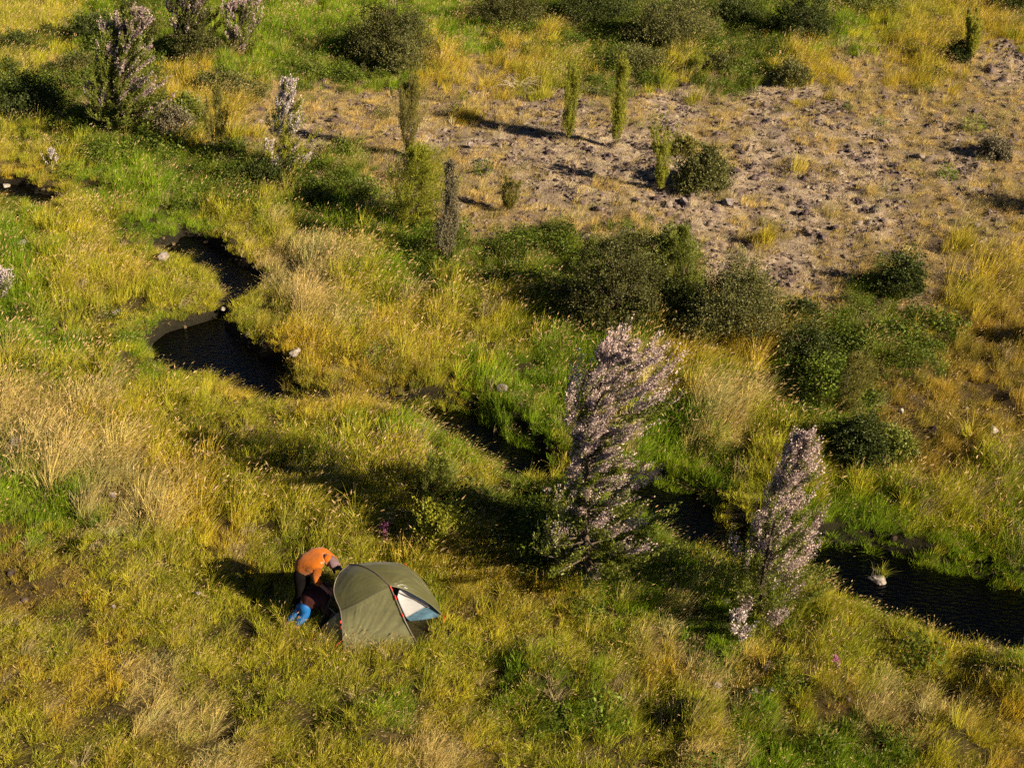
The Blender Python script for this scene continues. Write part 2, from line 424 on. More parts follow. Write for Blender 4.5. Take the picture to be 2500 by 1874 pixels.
def rock_np(seed, flat=.6, sub=2, rough=.5):
    import bmesh
    bm = bmesh.new(); bmesh.ops.create_icosphere(bm, subdivisions=sub, radius=1)
    V = np.array([v.co[:] for v in bm.verts]); Fq = np.array([[v.index for v in f.verts] for f in bm.faces]); bm.free()
    r = np.random.default_rng(seed)
    for _ in range(9):                     # chop with random planes
        n = nrm(r.normal(size=3)); c = r.uniform(.45, .85); dd = V @ n - c
        V = V - np.maximum(dd, 0)[:, None] * n * .9
    V = V * (1 + rough * .25 * (fbm(V[:, 0] + seed, V[:, 1] + V[:, 2], .7, 3, seed))[:, None])
    V = V * np.array([r.uniform(.8, 1.2), r.uniform(.7, 1.0), flat * r.uniform(.8, 1.2)])
    return V, Fq
def stone_mat(name, color=None, second=None):
    m, nt, out = new_mat(name); N, L = nt.nodes.new, nt.links.new
    p = N('ShaderNodeBsdfPrincipled'); p.inputs['Roughness'].default_value = .9; p.inputs['Specular IOR Level'].default_value = .2
    tc = N('ShaderNodeTexCoord'); nz = N('ShaderNodeTexNoise'); nz.inputs['Scale'].default_value = 6 if color is None else 9; nz.inputs['Detail'].default_value = 8
    nz.inputs['Roughness'].default_value = .7; L(tc.outputs['Object'], nz.inputs['Vector'])
    if color is None:
        a = N('ShaderNodeAttribute'); a.attribute_type = 'INSTANCER'; a.attribute_name = 'tint'; cs = a.outputs['Color']
        mr = N('ShaderNodeMapRange'); mr.inputs['From Min'].default_value = .3; mr.inputs['From Max'].default_value = .7
        mr.inputs['To Min'].default_value = .6; mr.inputs['To Max'].default_value = 1.4; L(nz.outputs['Fac'], mr.inputs['Value'])
        s = N('ShaderNodeVectorMath'); s.operation = 'SCALE'; L(cs, s.inputs[0]); L(mr.outputs[0], s.inputs['Scale']); L(s.outputs[0], p.inputs['Base Color'])
    else:
        mr = N('ShaderNodeMapRange'); mr.inputs['From Min'].default_value = .42; mr.inputs['From Max'].default_value = .58; L(nz.outputs['Fac'], mr.inputs['Value'])
        x = N('ShaderNodeMix'); x.data_type = 'RGBA'; x.inputs['A'].default_value = (*color, 1); x.inputs['B'].default_value = (*second, 1)
        L(mr.outputs[0], x.inputs['Factor']); L(x.outputs['Result'], p.inputs['Base Color'])
    b = N('ShaderNodeBump'); b.inputs['Strength'].default_value = .6; b.inputs['Distance'].default_value = .03; L(nz.outputs['Fac'], b.inputs['Height']); L(b.outputs[0], p.inputs['Normal'])
    L(p.outputs[0], out.inputs['Surface']); return m
M_GRAVEL = stone_mat('gravel_stone')
cr = proto_coll('gravel_stones')
for k in range(8):
    V, Fq = rock_np(50 + k, .55, 2)
    add_proto(cr, k, 'gravel_stone', V, [Fq], np.zeros(len(V)), [M_GRAVEL])

def scatter_object(name, coll, P, idx, rot, scl, tint, label, cat):
    me = bpy.data.meshes.new(name); me.vertices.add(len(P)); me.vertices.foreach_set('co', P.astype(np.float32).ravel())
    for k, typ, dat, fld in (('idx', 'INT', idx.astype(np.int32), 'value'), ('rot', 'FLOAT_VECTOR', rot.astype(np.float32).ravel(), 'vector'),
                             ('scl', 'FLOAT_VECTOR', scl.astype(np.float32).ravel(), 'vector'),
                             ('tint', 'FLOAT_COLOR', np.concatenate([tint, np.ones((len(tint), 1))], 1).astype(np.float32).ravel(), 'color')):
        me.attributes.new(k, typ, 'POINT').data.foreach_set(fld, dat)
    o = bpy.data.objects.new(name, me); col.objects.link(o)
    ng = bpy.data.node_groups.new(name + '_scatter', 'GeometryNodeTree')
    ng.interface.new_socket('Geometry', in_out='INPUT', socket_type='NodeSocketGeometry')
    ng.interface.new_socket('Geometry', in_out='OUTPUT', socket_type='NodeSocketGeometry')
    N, L = ng.nodes.new, ng.links.new
    gi = N('NodeGroupInput'); go = N('NodeGroupOutput'); ip = N('GeometryNodeInstanceOnPoints'); ci = N('GeometryNodeCollectionInfo')
    ci.inputs['Collection'].default_value = coll; ci.inputs['Separate Children'].default_value = True; ci.inputs['Reset Children'].default_value = True
    def na(k, t):
        a = N('GeometryNodeInputNamedAttribute'); a.data_type = t; a.inputs['Name'].default_value = k; return a.outputs['Attribute']
    er = N('FunctionNodeEulerToRotation'); L(na('rot', 'FLOAT_VECTOR'), er.inputs[0])
    L(gi.outputs[0], ip.inputs['Points']); L(ci.outputs[0], ip.inputs['Instance']); ip.inputs['Pick Instance'].default_value = True
    L(na('idx', 'INT'), ip.inputs['Instance Index']); L(er.outputs[0], ip.inputs['Rotation']); L(na('scl', 'FLOAT_VECTOR'), ip.inputs['Scale'])
    L(ip.outputs[0], go.inputs[0])
    md = o.modifiers.new('scatter', 'NODES'); md.node_group = ng
    tag(o, label, cat, kind='stuff')
    return o

# ------------------------------------------------------------------ scatter the ground cover
def region_points(density_fn, nmax):
    """random points on the seen ground (and a margin), density in 1/m2"""
    n = nmax; x = rng.uniform(-27, 27, n); y = rng.uniform(8.5, 62, n)
    sx, sy = project(x, y); m = (sx > -260) & (sx < 2800) & (sy > -160) & (sy < 2080)
    x, y = x[m], y[m]
    return x, y
def vis_area(n): return 54 * 53.5 / n
TENT_FOOT = np.array([on_plane(a, b, 0)[:2] for a, b in [(800, 1560), (838, 1590), (1020, 1582), (1086, 1506), (850, 1486), (775, 1548)]])
def in_poly(x, y, poly):
    ins = np.zeros(x.shape, bool)
    for (ax, ay), (bx, by) in zip(poly, np.roll(poly, -1, 0)):
        c = (ay > y) != (by > y); ins ^= c & (x < ax + (y - ay) * (bx - ax) / ((by - ay) if abs(by - ay) > 1e-9 else 1e-9))
    return ins

NG = 330000
x, y = region_points(None, NG)
lt = letter(x, y)
sd = sdist(x, y)
pat = fbm(x, y * 1.0, 2.2, 4, 61)
lt = np.where((lt == 6) & (pat > .16), 5, lt); lt = np.where((lt == 5) & (pat > .48), 2, lt)
# densities per letter relative (fraction of NG/area = ~66/m2)
yd = np.clip((60 - y) / 45, .0, 1)
keep_p = np.array([.42, .42, .40, .38, .42, .40, .24, .38])[lt] * (.55 + .45 * yd)
hole = fbm(x, y, .9, 3, 21)
keep_p *= np.maximum(sstep(-.40, -.05, hole) * .72 + .28, sstep(.9, .5, sd))
keep_p = np.where(sd < .38, .80, keep_p)
_, syk = project(x, y); keep_p = keep_p * (1 + .45 * sstep(1250, 1500, syk))
m = (rng.uniform(size=len(x)) < keep_p) & (sd > np.where(x < -5.0, .02, np.where(rng.uniform(size=len(x)) < .35, -.28, -.15))) & ~in_poly(x, y, TENT_FOOT)
x, y, lt, sd, hole = x[m], y[m], lt[m], sd[m], hole[m]
z = np.maximum(height(x, y, sd), WATER_Z - .04); n = len(x)
u = rng.uniform(size=n); idx = np.zeros(n, int)
MIX = {0: (.66, .20, .03, .0, .11), 1: (.36, .38, .08, .0, .18), 2: (.20, .44, .20, .06, .10), 3: (.05, .28, .55, .02, .10),
       4: (.14, .50, .12, .18, .06), 5: (.03, .32, .10, .52, .03), 6: (.0, .12, .03, .85, .0), 7: (.45, .25, .18, .0, .12)}
STARTS = [(0, 6), (6, 6), (12, 6), (18, 4), (22, 4)]
for L_, mx in MIX.items():
    cum = np.cumsum(mx)
    for kk in range(5):
        lo = cum[kk - 1] if kk else 0
        s = (lt == L_) & (u >= lo) & (u < cum[kk] + 1e-6)
        idx[s] = STARTS[kk][0] + rng.integers(0, STARTS[kk][1], s.sum())
# the meadow round the tent is grazed shorter
sxp, syp = project(x, y)
near = sstep(1280, 1480, syp - .15 * (sxp - 900))
big = fbm(x, y, 2.4, 3, 22); fine = fbm(x, y, .7, 2, 23)
sc = 1.0 + 1.1 * big + 1.0 * fine
sc *= np.array([1.1, 1.05, 1.0, 1.1, .72, .55, .48, .8])[lt] * (1 - .48 * near) * rng.uniform(.75, 1.2, n)
bank = sstep(-.05, 1.3, sd)
sc *= (.80 + .32 * (1 - near) * (lt < 4)) * np.where(x < -5.0, .24 + .76 * sstep(.0, 1.9, sd), .36 + .64 * bank)
sc = np.clip(sc, .26, 1.3)
isd = (idx >= 18) & (idx < 22); sc[isd] = np.clip(sc[isd] * 1.1, .6, 1.5)
tint = BLADE[lt].copy()
hue = fbm(x, y, 1.3, 3, 24)[:, None] + rng.normal(0, .16, (n, 1))
tint = tint * (1 + .55 * np.clip(hue, -.9, .9) * np.array([1.15, .75, .5]))
tint = tint * rng.uniform(.72, 1.22, (n, 1))
dry = ((idx >= 12) & (idx < 18)) & (rng.uniform(size=n) < .38)
tint[dry] = tint[dry] * .6 + np.array([.55, .42, .12]) * .4
pal = rng.uniform(size=n) < .03; tint[pal] = np.array([.50, .40, .22])
tint = np.clip(tint, .01, .8)
rot = np.stack([rng.normal(0, .08, n), rng.normal(0, .08, n) + .05, rng.uniform(-.6, .6, n)], 1)
scl = np.stack([sc, sc, sc * rng.uniform(.8, 1.2, n)], 1); scl[:, :2] = np.maximum(scl[:, :2], .68)
P = np.stack([x, y, z], 1)
scatter_object('grass', cg, P, idx, rot, scl, tint, 'wind-combed green and golden meadow grass covering the whole valley floor', 'grass')
print('grass', n)

# leafy undergrowth
x, y = region_points(None, 60000); lt = letter(x, y); sd = sdist(x, y)
pr = np.array([.05, .015, .005, .0, .01, .008, .0, .9])[lt] * (sstep(-.35, .25, fbm(x, y, 1.2, 3, 31)))
sx_, sy_ = project(x, y)
m = (rng.uniform(size=len(x)) < pr) & (sd > .30) & ~((sy_ > 1330) & (sx_ < 1150))
x, y, lt, sd = x[m], y[m], lt[m], sd[m]; n = len(x); z = height(x, y, sd)
tint = np.array([.105, .145, .018]) * rng.uniform(.5, 1.45, (n, 1)) * (1 + .3 * fbm(x, y, 1.0, 2, 33))[:, None]
sc = np.clip(rng.uniform(.6, 1.2, n) * (1 + .8 * fbm(x, y, 1.6, 2, 34)), .4, 1.6)
scatter_object('undergrowth', cu, np.stack([x, y, z], 1), rng.integers(0, 5, n), np.stack([rng.normal(0, .1, n), rng.normal(0, .1, n), rng.uniform(0, 6.28, n)], 1),
               np.stack([sc, sc, sc], 1), tint, 'dark green leafy herbs in thick patches beside the stream and bushes', 'undergrowth')
print('undergrowth', n)

# gravel of the old river bed, and stones in the stream
x, y = region_points(None, 520000); lt = letter(x, y); sd = sdist(x, y)
pr = np.array([.0, .0, .004, .0, .03, .42, 1.0, .0])[lt] * (.10 + .90 * sstep(-.10, .22, fbm(x, y, .8, 4, 41)))
pr = np.where(sd < 0, .30, pr)
m = rng.uniform(size=len(x)) < pr
x, y, lt, sd = x[m], y[m], lt[m], sd[m]; n = len(x); z = height(x, y, sd)
sz = np.exp(rng.normal(math.log(.036), .55, n)); sz = np.clip(sz, .02, .20)
inw = sd < 0; sz[inw] = np.minimum(sz[inw], .10)
base = np.array([(.12, .085, .085), (.19, .145, .12), (.075, .052, .055), (.26, .21, .17)])[rng.choice(4, n, p=[.4, .25, .25, .10])]
tint = base * rng.uniform(.7, 1.3, (n, 1)); tint[inw] *= np.array([.45, .42, .30])
scatter_object('gravel', cr, np.stack([x, y, z + sz * .1], 1), rng.integers(0, 8, n), np.stack([rng.normal(0, .35, n), rng.normal(0, .35, n), rng.uniform(0, 6.28, n)], 1),
               np.stack([sz, sz, sz], 1), tint, 'purplish grey river stones strewn over the dry flat', 'gravel')
print('gravel', n)

# ------------------------------------------------------------------ woody plants
M_BARK = surf('grey_bark', (.13, .10, .075), .9, .1, .5, 25, .6)
M_FLOWER = leaf_mat('pale_mauve_petals', (.42, .30, .28), .25, .8, .05, second=(.74, .60, .55))
M_WHITE = leaf_mat('white_petals', (.46, .38, .37), .25, .6, .05, second=(.66, .58, .56))
M_MAUVE = leaf_mat('dusky_mauve_petals', (.34, .25, .24), .25, .7, .05, second=(.54, .42, .40))
M_SAGE = leaf_mat('sage_foliage', (.085, .092, .026), .3, .9, .08, second=(.21, .205, .065))
M_NEEDLE = leaf_mat('olive_foliage', (.13, .165, .024), .32, .8, .15, second=(.23, .25, .035))
M_LIME = leaf_mat('lime_foliage', (.24, .27, .025), .40, .6, .10, second=(.38, .37, .045))
M_OLIVE = leaf_mat('golden_olive_foliage', (.16, .165, .03), .38, .6, .12, second=(.26, .22, .05))
M_DUSK = leaf_mat('dull_green_foliage', (.045, .052, .014), .22, 1.0, .08, second=(.125, .122, .033))
M_DARK = leaf_mat('dark_green_foliage', (.038, .056, .012), .22, .9, .08, second=(.085, .105, .022))
M_GREYL = leaf_mat('grey_twig_foliage', (.13, .115, .07), .2, .8, .05, second=(.22, .19, .12))
M_DEAD = surf('bleached_wood', (.46, .39, .28), .9, .1, .4, 20, .4)

def bez(a, b, c, t):
    t = t[..., None]; return (1 - t) ** 2 * a + 2 * t * (1 - t) * b + t * t * c

def plume_tree(name, label, cat, base, top, width, prof, leafm, flowerm=None, fl=(.2, .9), nb=60, twigs=7, per=16, leaf=(.05, .008),
               fleaf=(.045, .018), wind=(.35, .0, .15), up=.8, t0=.06, twl=.3, group=None, mid=None, trunk_r=.035, bare=False, flower_side=0.0):
    B = at(*base); s = F / depth_of(B)
    d = ray(*top); t = B[1] / d[1]; T = np.array([0, 0, CAM_H]) + d * t; T[1] = B[1]
    T = T - B; H = T[2]; Wd = width / s / 2
    M = T * .5 if mid is None else np.array([(mid - base[0]) / s, 0, H * .5]) * 1.0
    if mid is not None: M = 2 * M - .5 * T
    M = M + np.array([rng.normal(0, .035), 0, 0]) * H
    z0 = np.zeros(3); wind = np.array(wind)
    tk = np.sort(t0 + (.97 - t0) * rng.uniform(0, 1, nb) ** 1.15)
    O = bez(z0, M, T, tk)
    az = np.arange(nb) * 2.39996 + rng.uniform(-.4, .4, nb)
    rad = np.stack([np.cos(az), np.sin(az), np.zeros(nb)], 1)
    ln = Wd * np.interp(tk, np.linspace(0, 1, len(prof)), prof) * rng.uniform(.40, 1.3, nb)
    upv = up * (.25 + .85 * tk) * np.minimum(ln, (1.0 - tk) * H * .8 + .03) * rng.uniform(.45, 1.05, nb)
    E = O + rad * (ln * .85)[:, None] + np.array([0, 0, 1]) * upv[:, None] + wind * (ln * (.25 + .85 * tk))[:, None]
    E[:, 2] = np.maximum(E[:, 2], .08)
    Cn = O + rad * (ln * .6)[:, None] + np.array([0, 0, .2]) * upv[:, None]
    root = empty(name, B); tag(root, label, cat, group)
    # wood
    tt = np.linspace(0, 1, 10); paths = [bez(z0 - [0, 0, .1 / max(H, .1)], M, T, tt)]; rr = [trunk_r * (1 - .85 * tt)]
    for i_ in range(nb):
        paths.append(bez(O[i_], Cn[i_], E[i_], np.linspace(0, 1, 4))); rr.append(np.linspace(.35, .08, 4) * trunk_r * (1 - .6 * tk[i_]))
    V, Fq = tube_np(paths, rr, 4)
    link('trunk', mesh_np('trunk', V, [Fq], None, True), M_DEAD if bare else M_BARK, root)
    # twigs
    uu = rng.uniform(.35, 1.0, (nb, twigs)); S = bez(O[:, None], Cn[:, None], E[:, None], uu)
    Tn = nrm(E - Cn)[:, None]
    D = nrm(Tn * 1.3 + np.array([0, 0, up * .5]) + wind * 1.2 + rng.normal(0, .19, (nb, twigs, 3)))
    tl = twl * rng.uniform(.5, 1.2, (nb, twigs)) * np.clip(ln / Wd + .35, .4, 1.2)[:, None]
    tl = np.minimum(tl, (H * 1.0 - S[..., 2]).clip(.04) * 1.3)
    S = S.reshape(-1, 3); D = D.reshape(-1, 3); tl = tl.ravel(); tz = np.repeat(tk, twigs); nt_ = len(S)
    # leader plumes at the tip
    S2 = bez(z0, M, T, rng.uniform(.8, .98, 8)); D2 = nrm(nrm(T - M) + wind * .6 + rng.normal(0, .15, (8, 3))); l2 = np.minimum(twl, H - S2[:, 2] + .05) * rng.uniform(.7, 1.3, 8)
    S = np.concatenate([S, S2]); D = np.concatenate([D, D2]); tl = np.concatenate([tl, l2]); tz = np.concatenate([tz, np.ones(8)]); nt_ = len(S)
    q = rng.uniform(0, 1, (nt_, per)); bend = rng.normal(0, .12, (nt_, 1, 3))
    C = S[:, None] + D[:, None] * (q * tl[:, None])[..., None] + (bend + wind * .25) * (q ** 2 * tl[:, None])[..., None]
    LD = D[:, None] + rng.normal(0, .45, (nt_, per, 3))
    C += rng.normal(0, .018, C.shape)
    if flowerm is not None:
        pf = np.interp(tz, [0, 1], fl) + flower_side * (S[:, 0] - np.interp(S[:, 2], [0, H], [0, T[0]])) / max(Wd, .1)
        br = np.concatenate([np.repeat(rng.uniform(size=nb), twigs), np.zeros(8)]); isf = (.65 * br + .35 * rng.uniform(size=nt_)) < pf * .93
        fmask = isf[:, None] & (q > rng.uniform(0, .25, (nt_, 1)))
    else: fmask = np.zeros((nt_, per), bool)
    g = ~fmask
    if not bare:
        # a few extra plain leaves keep the flowering shoots green beneath
        V, Fq, v = leaves_np(C[g], LD[g], leaf[0] * rng.uniform(.6, 1.3, g.sum()), leaf[1], rng.uniform(0, 1, g.sum()))
        link('crown', mesh_np('crown', V, [Fq], {'v': ('FLOAT', v)}), leafm, root)
    else:
        V, Fq, v = leaves_np(C[g][::3], LD[g][::3], leaf[0] * rng.uniform(.6, 1.3, len(C[g][::3])), leaf[1] * .5, rng.uniform(0, 1, len(C[g][::3])))
        link('crown', mesh_np('crown', V, [Fq], {'v': ('FLOAT', v)}), leafm, root)
    if flowerm is not None and fmask.any():
        kf = fmask.sum()
        V, Fq, v = leaves_np(C[fmask], LD[fmask], fleaf[0] * rng.uniform(.6, 1.3, kf), fleaf[1], rng.uniform(0, 1, kf), .2)
        link('blossom', mesh_np('blossom', V, [Fq], {'v': ('FLOAT', v)}), flowerm, root)
    return root

def bush(name, label, base, width, hpx, mat, cat='bush', n=26, leaf=(.045, .014), per=240, group=None, airy=.0):
    B = at(*base); s = F / depth_of(B); W = width / s / 2
    d = ray(base[0], base[1] - hpx); t = B[1] / d[1]; H = max(CAM_H + d[2] * t - B[2], .25) * 1.12
    # the crown's own depth hides part of the drop: keep height in proportion
    root = empty(name, B); tag(root, label, cat, group)
    az = np.arange(n) * 2.39996; rr_ = np.sqrt((np.arange(n) + .5) / n)
    cx = rr_ * np.cos(az) * W * .82; cy = rr_ * np.sin(az) * W * .7
    lob = 1 + .38 * fbm(np.cos(az) * 1.3 + base[0], np.sin(az) * 1.3 + base[1], 1.0, 2, 71) * 2 * rr_; cx = cx * lob; cy = cy * lob
    cz = H * (1 - .68 * rr_ ** 1.6) * rng.uniform(.42, 1.02, n) * .9
    Cc = np.stack([cx, cy, cz], 1); cs_ = (W / math.sqrt(n)) * rng.uniform(.6, 1.7, n) + .05
    low = rng.integers(0, n, n // 2); C2 = Cc[low] * np.stack([np.full(len(low), 1.05), np.full(len(low), 1.05), rng.uniform(.3, .6, len(low))], 1)
    Cc = np.concatenate([Cc, C2]); cs_ = np.concatenate([cs_, cs_[low]]); m_ = len(Cc)
    paths = []; rr = []
    for c in Cc:
        paths.append(bez(np.array([0, 0, -.05]), np.array([c[0] * .35, c[1] * .35, c[2] * .7]), c, np.linspace(0, 1, 5))); rr.append(np.linspace(.022, .006, 5))
    V, Fq = tube_np(paths, rr, 4); link('stem', mesh_np('stem', V, [Fq], None, True), M_BARK, root)
    U = nrm(rng.normal(size=(m_, per, 3))); rad = rng.uniform(.35, 1, (m_, per, 1)) ** .5
    # sprays: leaves gathered on short shoots that leave each clump
    sh = 14; SD_ = nrm(rng.normal(size=(m_, sh, 3)) + [0.15, 0, .45]); pick = rng.integers(0, sh, (m_, per))
    dirs = np.take_along_axis(SD_, pick[..., None], 1)
    tt = rng.uniform(.15, 1.25 + airy, (m_, per, 1))
    C = Cc[:, None] + dirs * tt * cs_[:, None, None] + U * .16 * cs_[:, None, None] * rad * (1 + tt)
    C = C.reshape(-1, 3); C[:, 2] = np.maximum(C[:, 2], .02); D = dirs.reshape(-1, 3) + rng.normal(0, .7, (m_ * per, 3))
    k = len(C)
    V, Fq, v = leaves_np(C, D, leaf[0] * rng.uniform(.6, 1.4, k), leaf[1], rng.uniform(0, 1, k))
    link('foliage', mesh_np('foliage', V, [Fq], {'v': ('FLOAT', v)}), mat, root)
    return root

GF = 'mauve-flowered trees and shrubs'
# the big one by the stream, and its neighbour
plume_tree('flowering_tree', 'tallest tree, covered in pale mauve blossom, wind-bent, between the tent and the stream', 'tree', (1440, 1425), (1490, 842), 262,
           [1.1, 1.25, 1.15, .85, .50, .42, .60, .88, .86, .55, .15], M_NEEDLE, M_FLOWER, (.30, .92), nb=150, twigs=13, per=34, leaf=(.055, .011),
           fleaf=(.036, .014), wind=(.40, -.05, .20), up=.75, twl=.40, mid=1420, trunk_r=.07, group=GF)
plume_tree('flowering_tree', 'slender blossoming tree leaning right, standing beside the dark stream bend', 'tree', (1852, 1500), (1968, 1060), 180,
           [1.5, 1.5, 1.25, 1.0, .8, .62, .5, .34, .12], M_NEEDLE, M_FLOWER, (.35, .92), nb=120, twigs=12, per=32, fleaf=(.036, .014), wind=(.26, -.03, .35), up=.9, twl=.38,
           mid=1864, trunk_r=.035, t0=.01, group=GF)
plume_tree('flowering_shrub', 'small white-flowered shoot in the grass at the foot of the slender leaning tree', 'shrub', (1812, 1570), (1797, 1500), 46,
           [.6, 1, .8, .4], M_NEEDLE, M_WHITE, (.5, .95), nb=14, twigs=5, per=16, wind=(.1, 0, .3), up=1.0, twl=.16, trunk_r=.012, group=GF)
plume_tree('flowering_tree', 'broad tall tree of mixed mauve blossom and green leaves casting a long shadow left', 'tree', (320, 322), (340, 28), 185,
           [.7, 1.0, 1.0, .9, .8, .7, .6, .5, .3, .1], M_NEEDLE, M_MAUVE, (.25, .65), nb=190, twigs=9, per=40, wind=(.28, 0, .2), up=.8, twl=.45,
           leaf=(.075, .014), fleaf=(.065, .024), mid=315, trunk_r=.07, group=GF)
plume_tree('flowering_tree', 'mauve-flowered tree cut by the top edge, dark bush at its foot', 'tree', (468, 145), (452, -40), 120,
           [.5, .8, 1, 1, .8, .5, .2], M_DUSK, M_MAUVE, (.08, .75), nb=80, twigs=8, per=24, wind=(.25, 0, .2), up=.8, twl=.45, leaf=(.08, .016), fleaf=(.07, .026), trunk_r=.05, group=GF)
plume_tree('flowering_shrub', 'round vase-shaped pale mauve shrub near the top edge', 'shrub', (588, 145), (590, 12), 125,
           [.35, .6, .85, 1, .9, .6, .3], M_NEEDLE, M_MAUVE, (.28, .85), nb=80, twigs=8, per=26, wind=(.1, 0, .3), up=1.3, twl=.5, leaf=(.075, .014), fleaf=(.07, .024), trunk_r=.04, group=GF)
plume_tree('flowering_tree', 'pointed pale-blossomed tree at the edge of the stony flat', 'tree', (705, 432), (700, 198), 120,
           [.8, 1, .95, .8, .65, .45, .3, .12], M_LIME, M_WHITE, (.2, .85), nb=80, twigs=8, per=26, wind=(.30, 0, .3), up=.9, twl=.35, leaf=(.06, .012), fleaf=(.055, .02), mid=700, trunk_r=.04, group=GF)
plume_tree('flowering_shrub', 'white-flowered shrub cut by the left edge of the picture', 'shrub', (-8, 750), (2, 665), 62,
           [.6, 1, .9, .5], M_NEEDLE, M_WHITE, (.4, .9), nb=36, twigs=6, per=20, wind=(.2, 0, .2), up=.9, twl=.3, trunk_r=.02, group=GF)
plume_tree('dead_sapling', 'small bleached bare sapling in golden grass above the left pool', 'dead shrub', (126, 428), (126, 368), 34,
           [.6, 1, .7, .3], M_GREYL, M_WHITE, (.3, .6), nb=14, twigs=4, per=10, wind=(.1, 0, .3), up=1.2, twl=.2, trunk_r=.016, bare=True)

GS = 'upright young evergreens on the river flat'
def sap(label, base, top, w, mat, prof=(.35, .7, .95, 1, .9, .75, .5, .25), nb=60, wind=(.18, 0, .25), up=5.0, twl=.5, leaf=(.075, .0065), per=24, mid=None, name='sapling', **k):
    return plume_tree(name, label, 'sapling', base, top, w, list(prof), mat, nb=nb, twigs=8, per=per, wind=wind, up=up, twl=twl, leaf=leaf, mid=mid, trunk_r=.025, group=GS, t0=.03, **k)
sap('thin sapling with a bare reddish stem, just left of the pointed pale tree', (532, 398), (532, 222), 66, M_OLIVE, (.2, .5, .9, 1, .7, .4, .25, .12), nb=40, t0=None or .25) if False else None
plume_tree('sapling', 'thin golden-green sapling with a bare reddish stem left of the pointed pale tree', 'sapling', (532, 398), (532, 218), 66,
           [.2, .6, .95, 1, .7, .4, .25, .12], M_OLIVE, nb=45, twigs=7, per=20, wind=(.12, 0, .3), up=2.0, twl=.4, leaf=(.08, .008), t0=.22, trunk_r=.03, group=GS)
sap('feathery olive sapling with its tip swept right, shadow across pale stones', (1000, 385), (1012, 222), 84, M_OLIVE, (.2, .6, 1, 1, .85, .6, .35, .1), nb=80, wind=(.3, 0, .2), mid=1002)
sap('bushy deep green sapling in front of the feathery olive one', (1000, 555), (1015, 368), 155, M_LIME, (.6, 1, 1, .9, .75, .6, .4, .2), nb=170, wind=(.3, 0, .1), up=.9)
sap('narrow grey-brown sapling with sparse twigs beside the bushy deep green one', (1085, 640), (1098, 400), 60, M_GREYL, (.6, 1, 1, .8, .6, .45, .3, .2), nb=42, wind=(.1, 0, .3), up=1.6, leaf=(.06, .010))
sap('lime green column sapling with a side shoot, left one of the sunlit pair', (1385, 345), (1396, 190), 52, M_LIME, (.5, .9, 1, .95, .85, .7, .5, .3), nb=70, up=6.0)
sap('tall lime green column sapling pinched at the middle, right one of the sunlit pair', (1502, 355), (1520, 168), 50, M_LIME, (.7, 1, .95, .6, .55, .7, .7, .5, .3), nb=80, up=6.0)
sap('pale spiky young shrub at the right of the long sapling shadow', (1612, 468), (1612, 368), 72, M_LIME, (.3, .6, .9, 1, .8, .5), nb=50, up=6.0, wind=(.05, 0, .3))
sap('small lime green sapling near the upper right corner', (2365, 152), (2362, 62), 34, M_LIME, (.6, .9, 1, .9, .8, .6, .3), nb=45, up=6.0, leaf=(.09, .010))
sap('tiny grass-green sapling alone among the stones above the leafy patch', (1240, 515), (1246, 452), 46, M_OLIVE, (.4, .7, 1, .9, .5), nb=24, up=1.8)
sap('dull green upright sapling growing out of the dark bushes', (1668, 735), (1662, 562), 66, M_NEEDLE, (.8, 1, .9, .7, .5, .35, .2), nb=60, up=1.5)
sap('wispy golden sapling combed rightwards below the right-hand leafy patch', (2050, 1015), (2075, 880), 86, M_OLIVE, (.2, .5, .8, 1, .7, .4), nb=36, wind=(.5, 0, .15), up=1.4)
sap('faint green young shrub in the tall grass before the long tree shadow', (1060, 1235), (1068, 1130), 90, M_NEEDLE, (.8, 1, .9, .6, .3), nb=40, up=.9)
sap('leafy green sprout at the lower edge of the long tree shadow', (1068, 1345), (1062, 1245), 84, M_LIME, (.9, 1, .9, .6, .3), nb=40, up=.8, leaf=(.05, .014))
sap('low yellow-green shrub among the gravel at the head of the stony flat', (1700, 195), (1698, 145), 60, M_LIME, (.7, 1, .8, .5), nb=24, up=1.2)

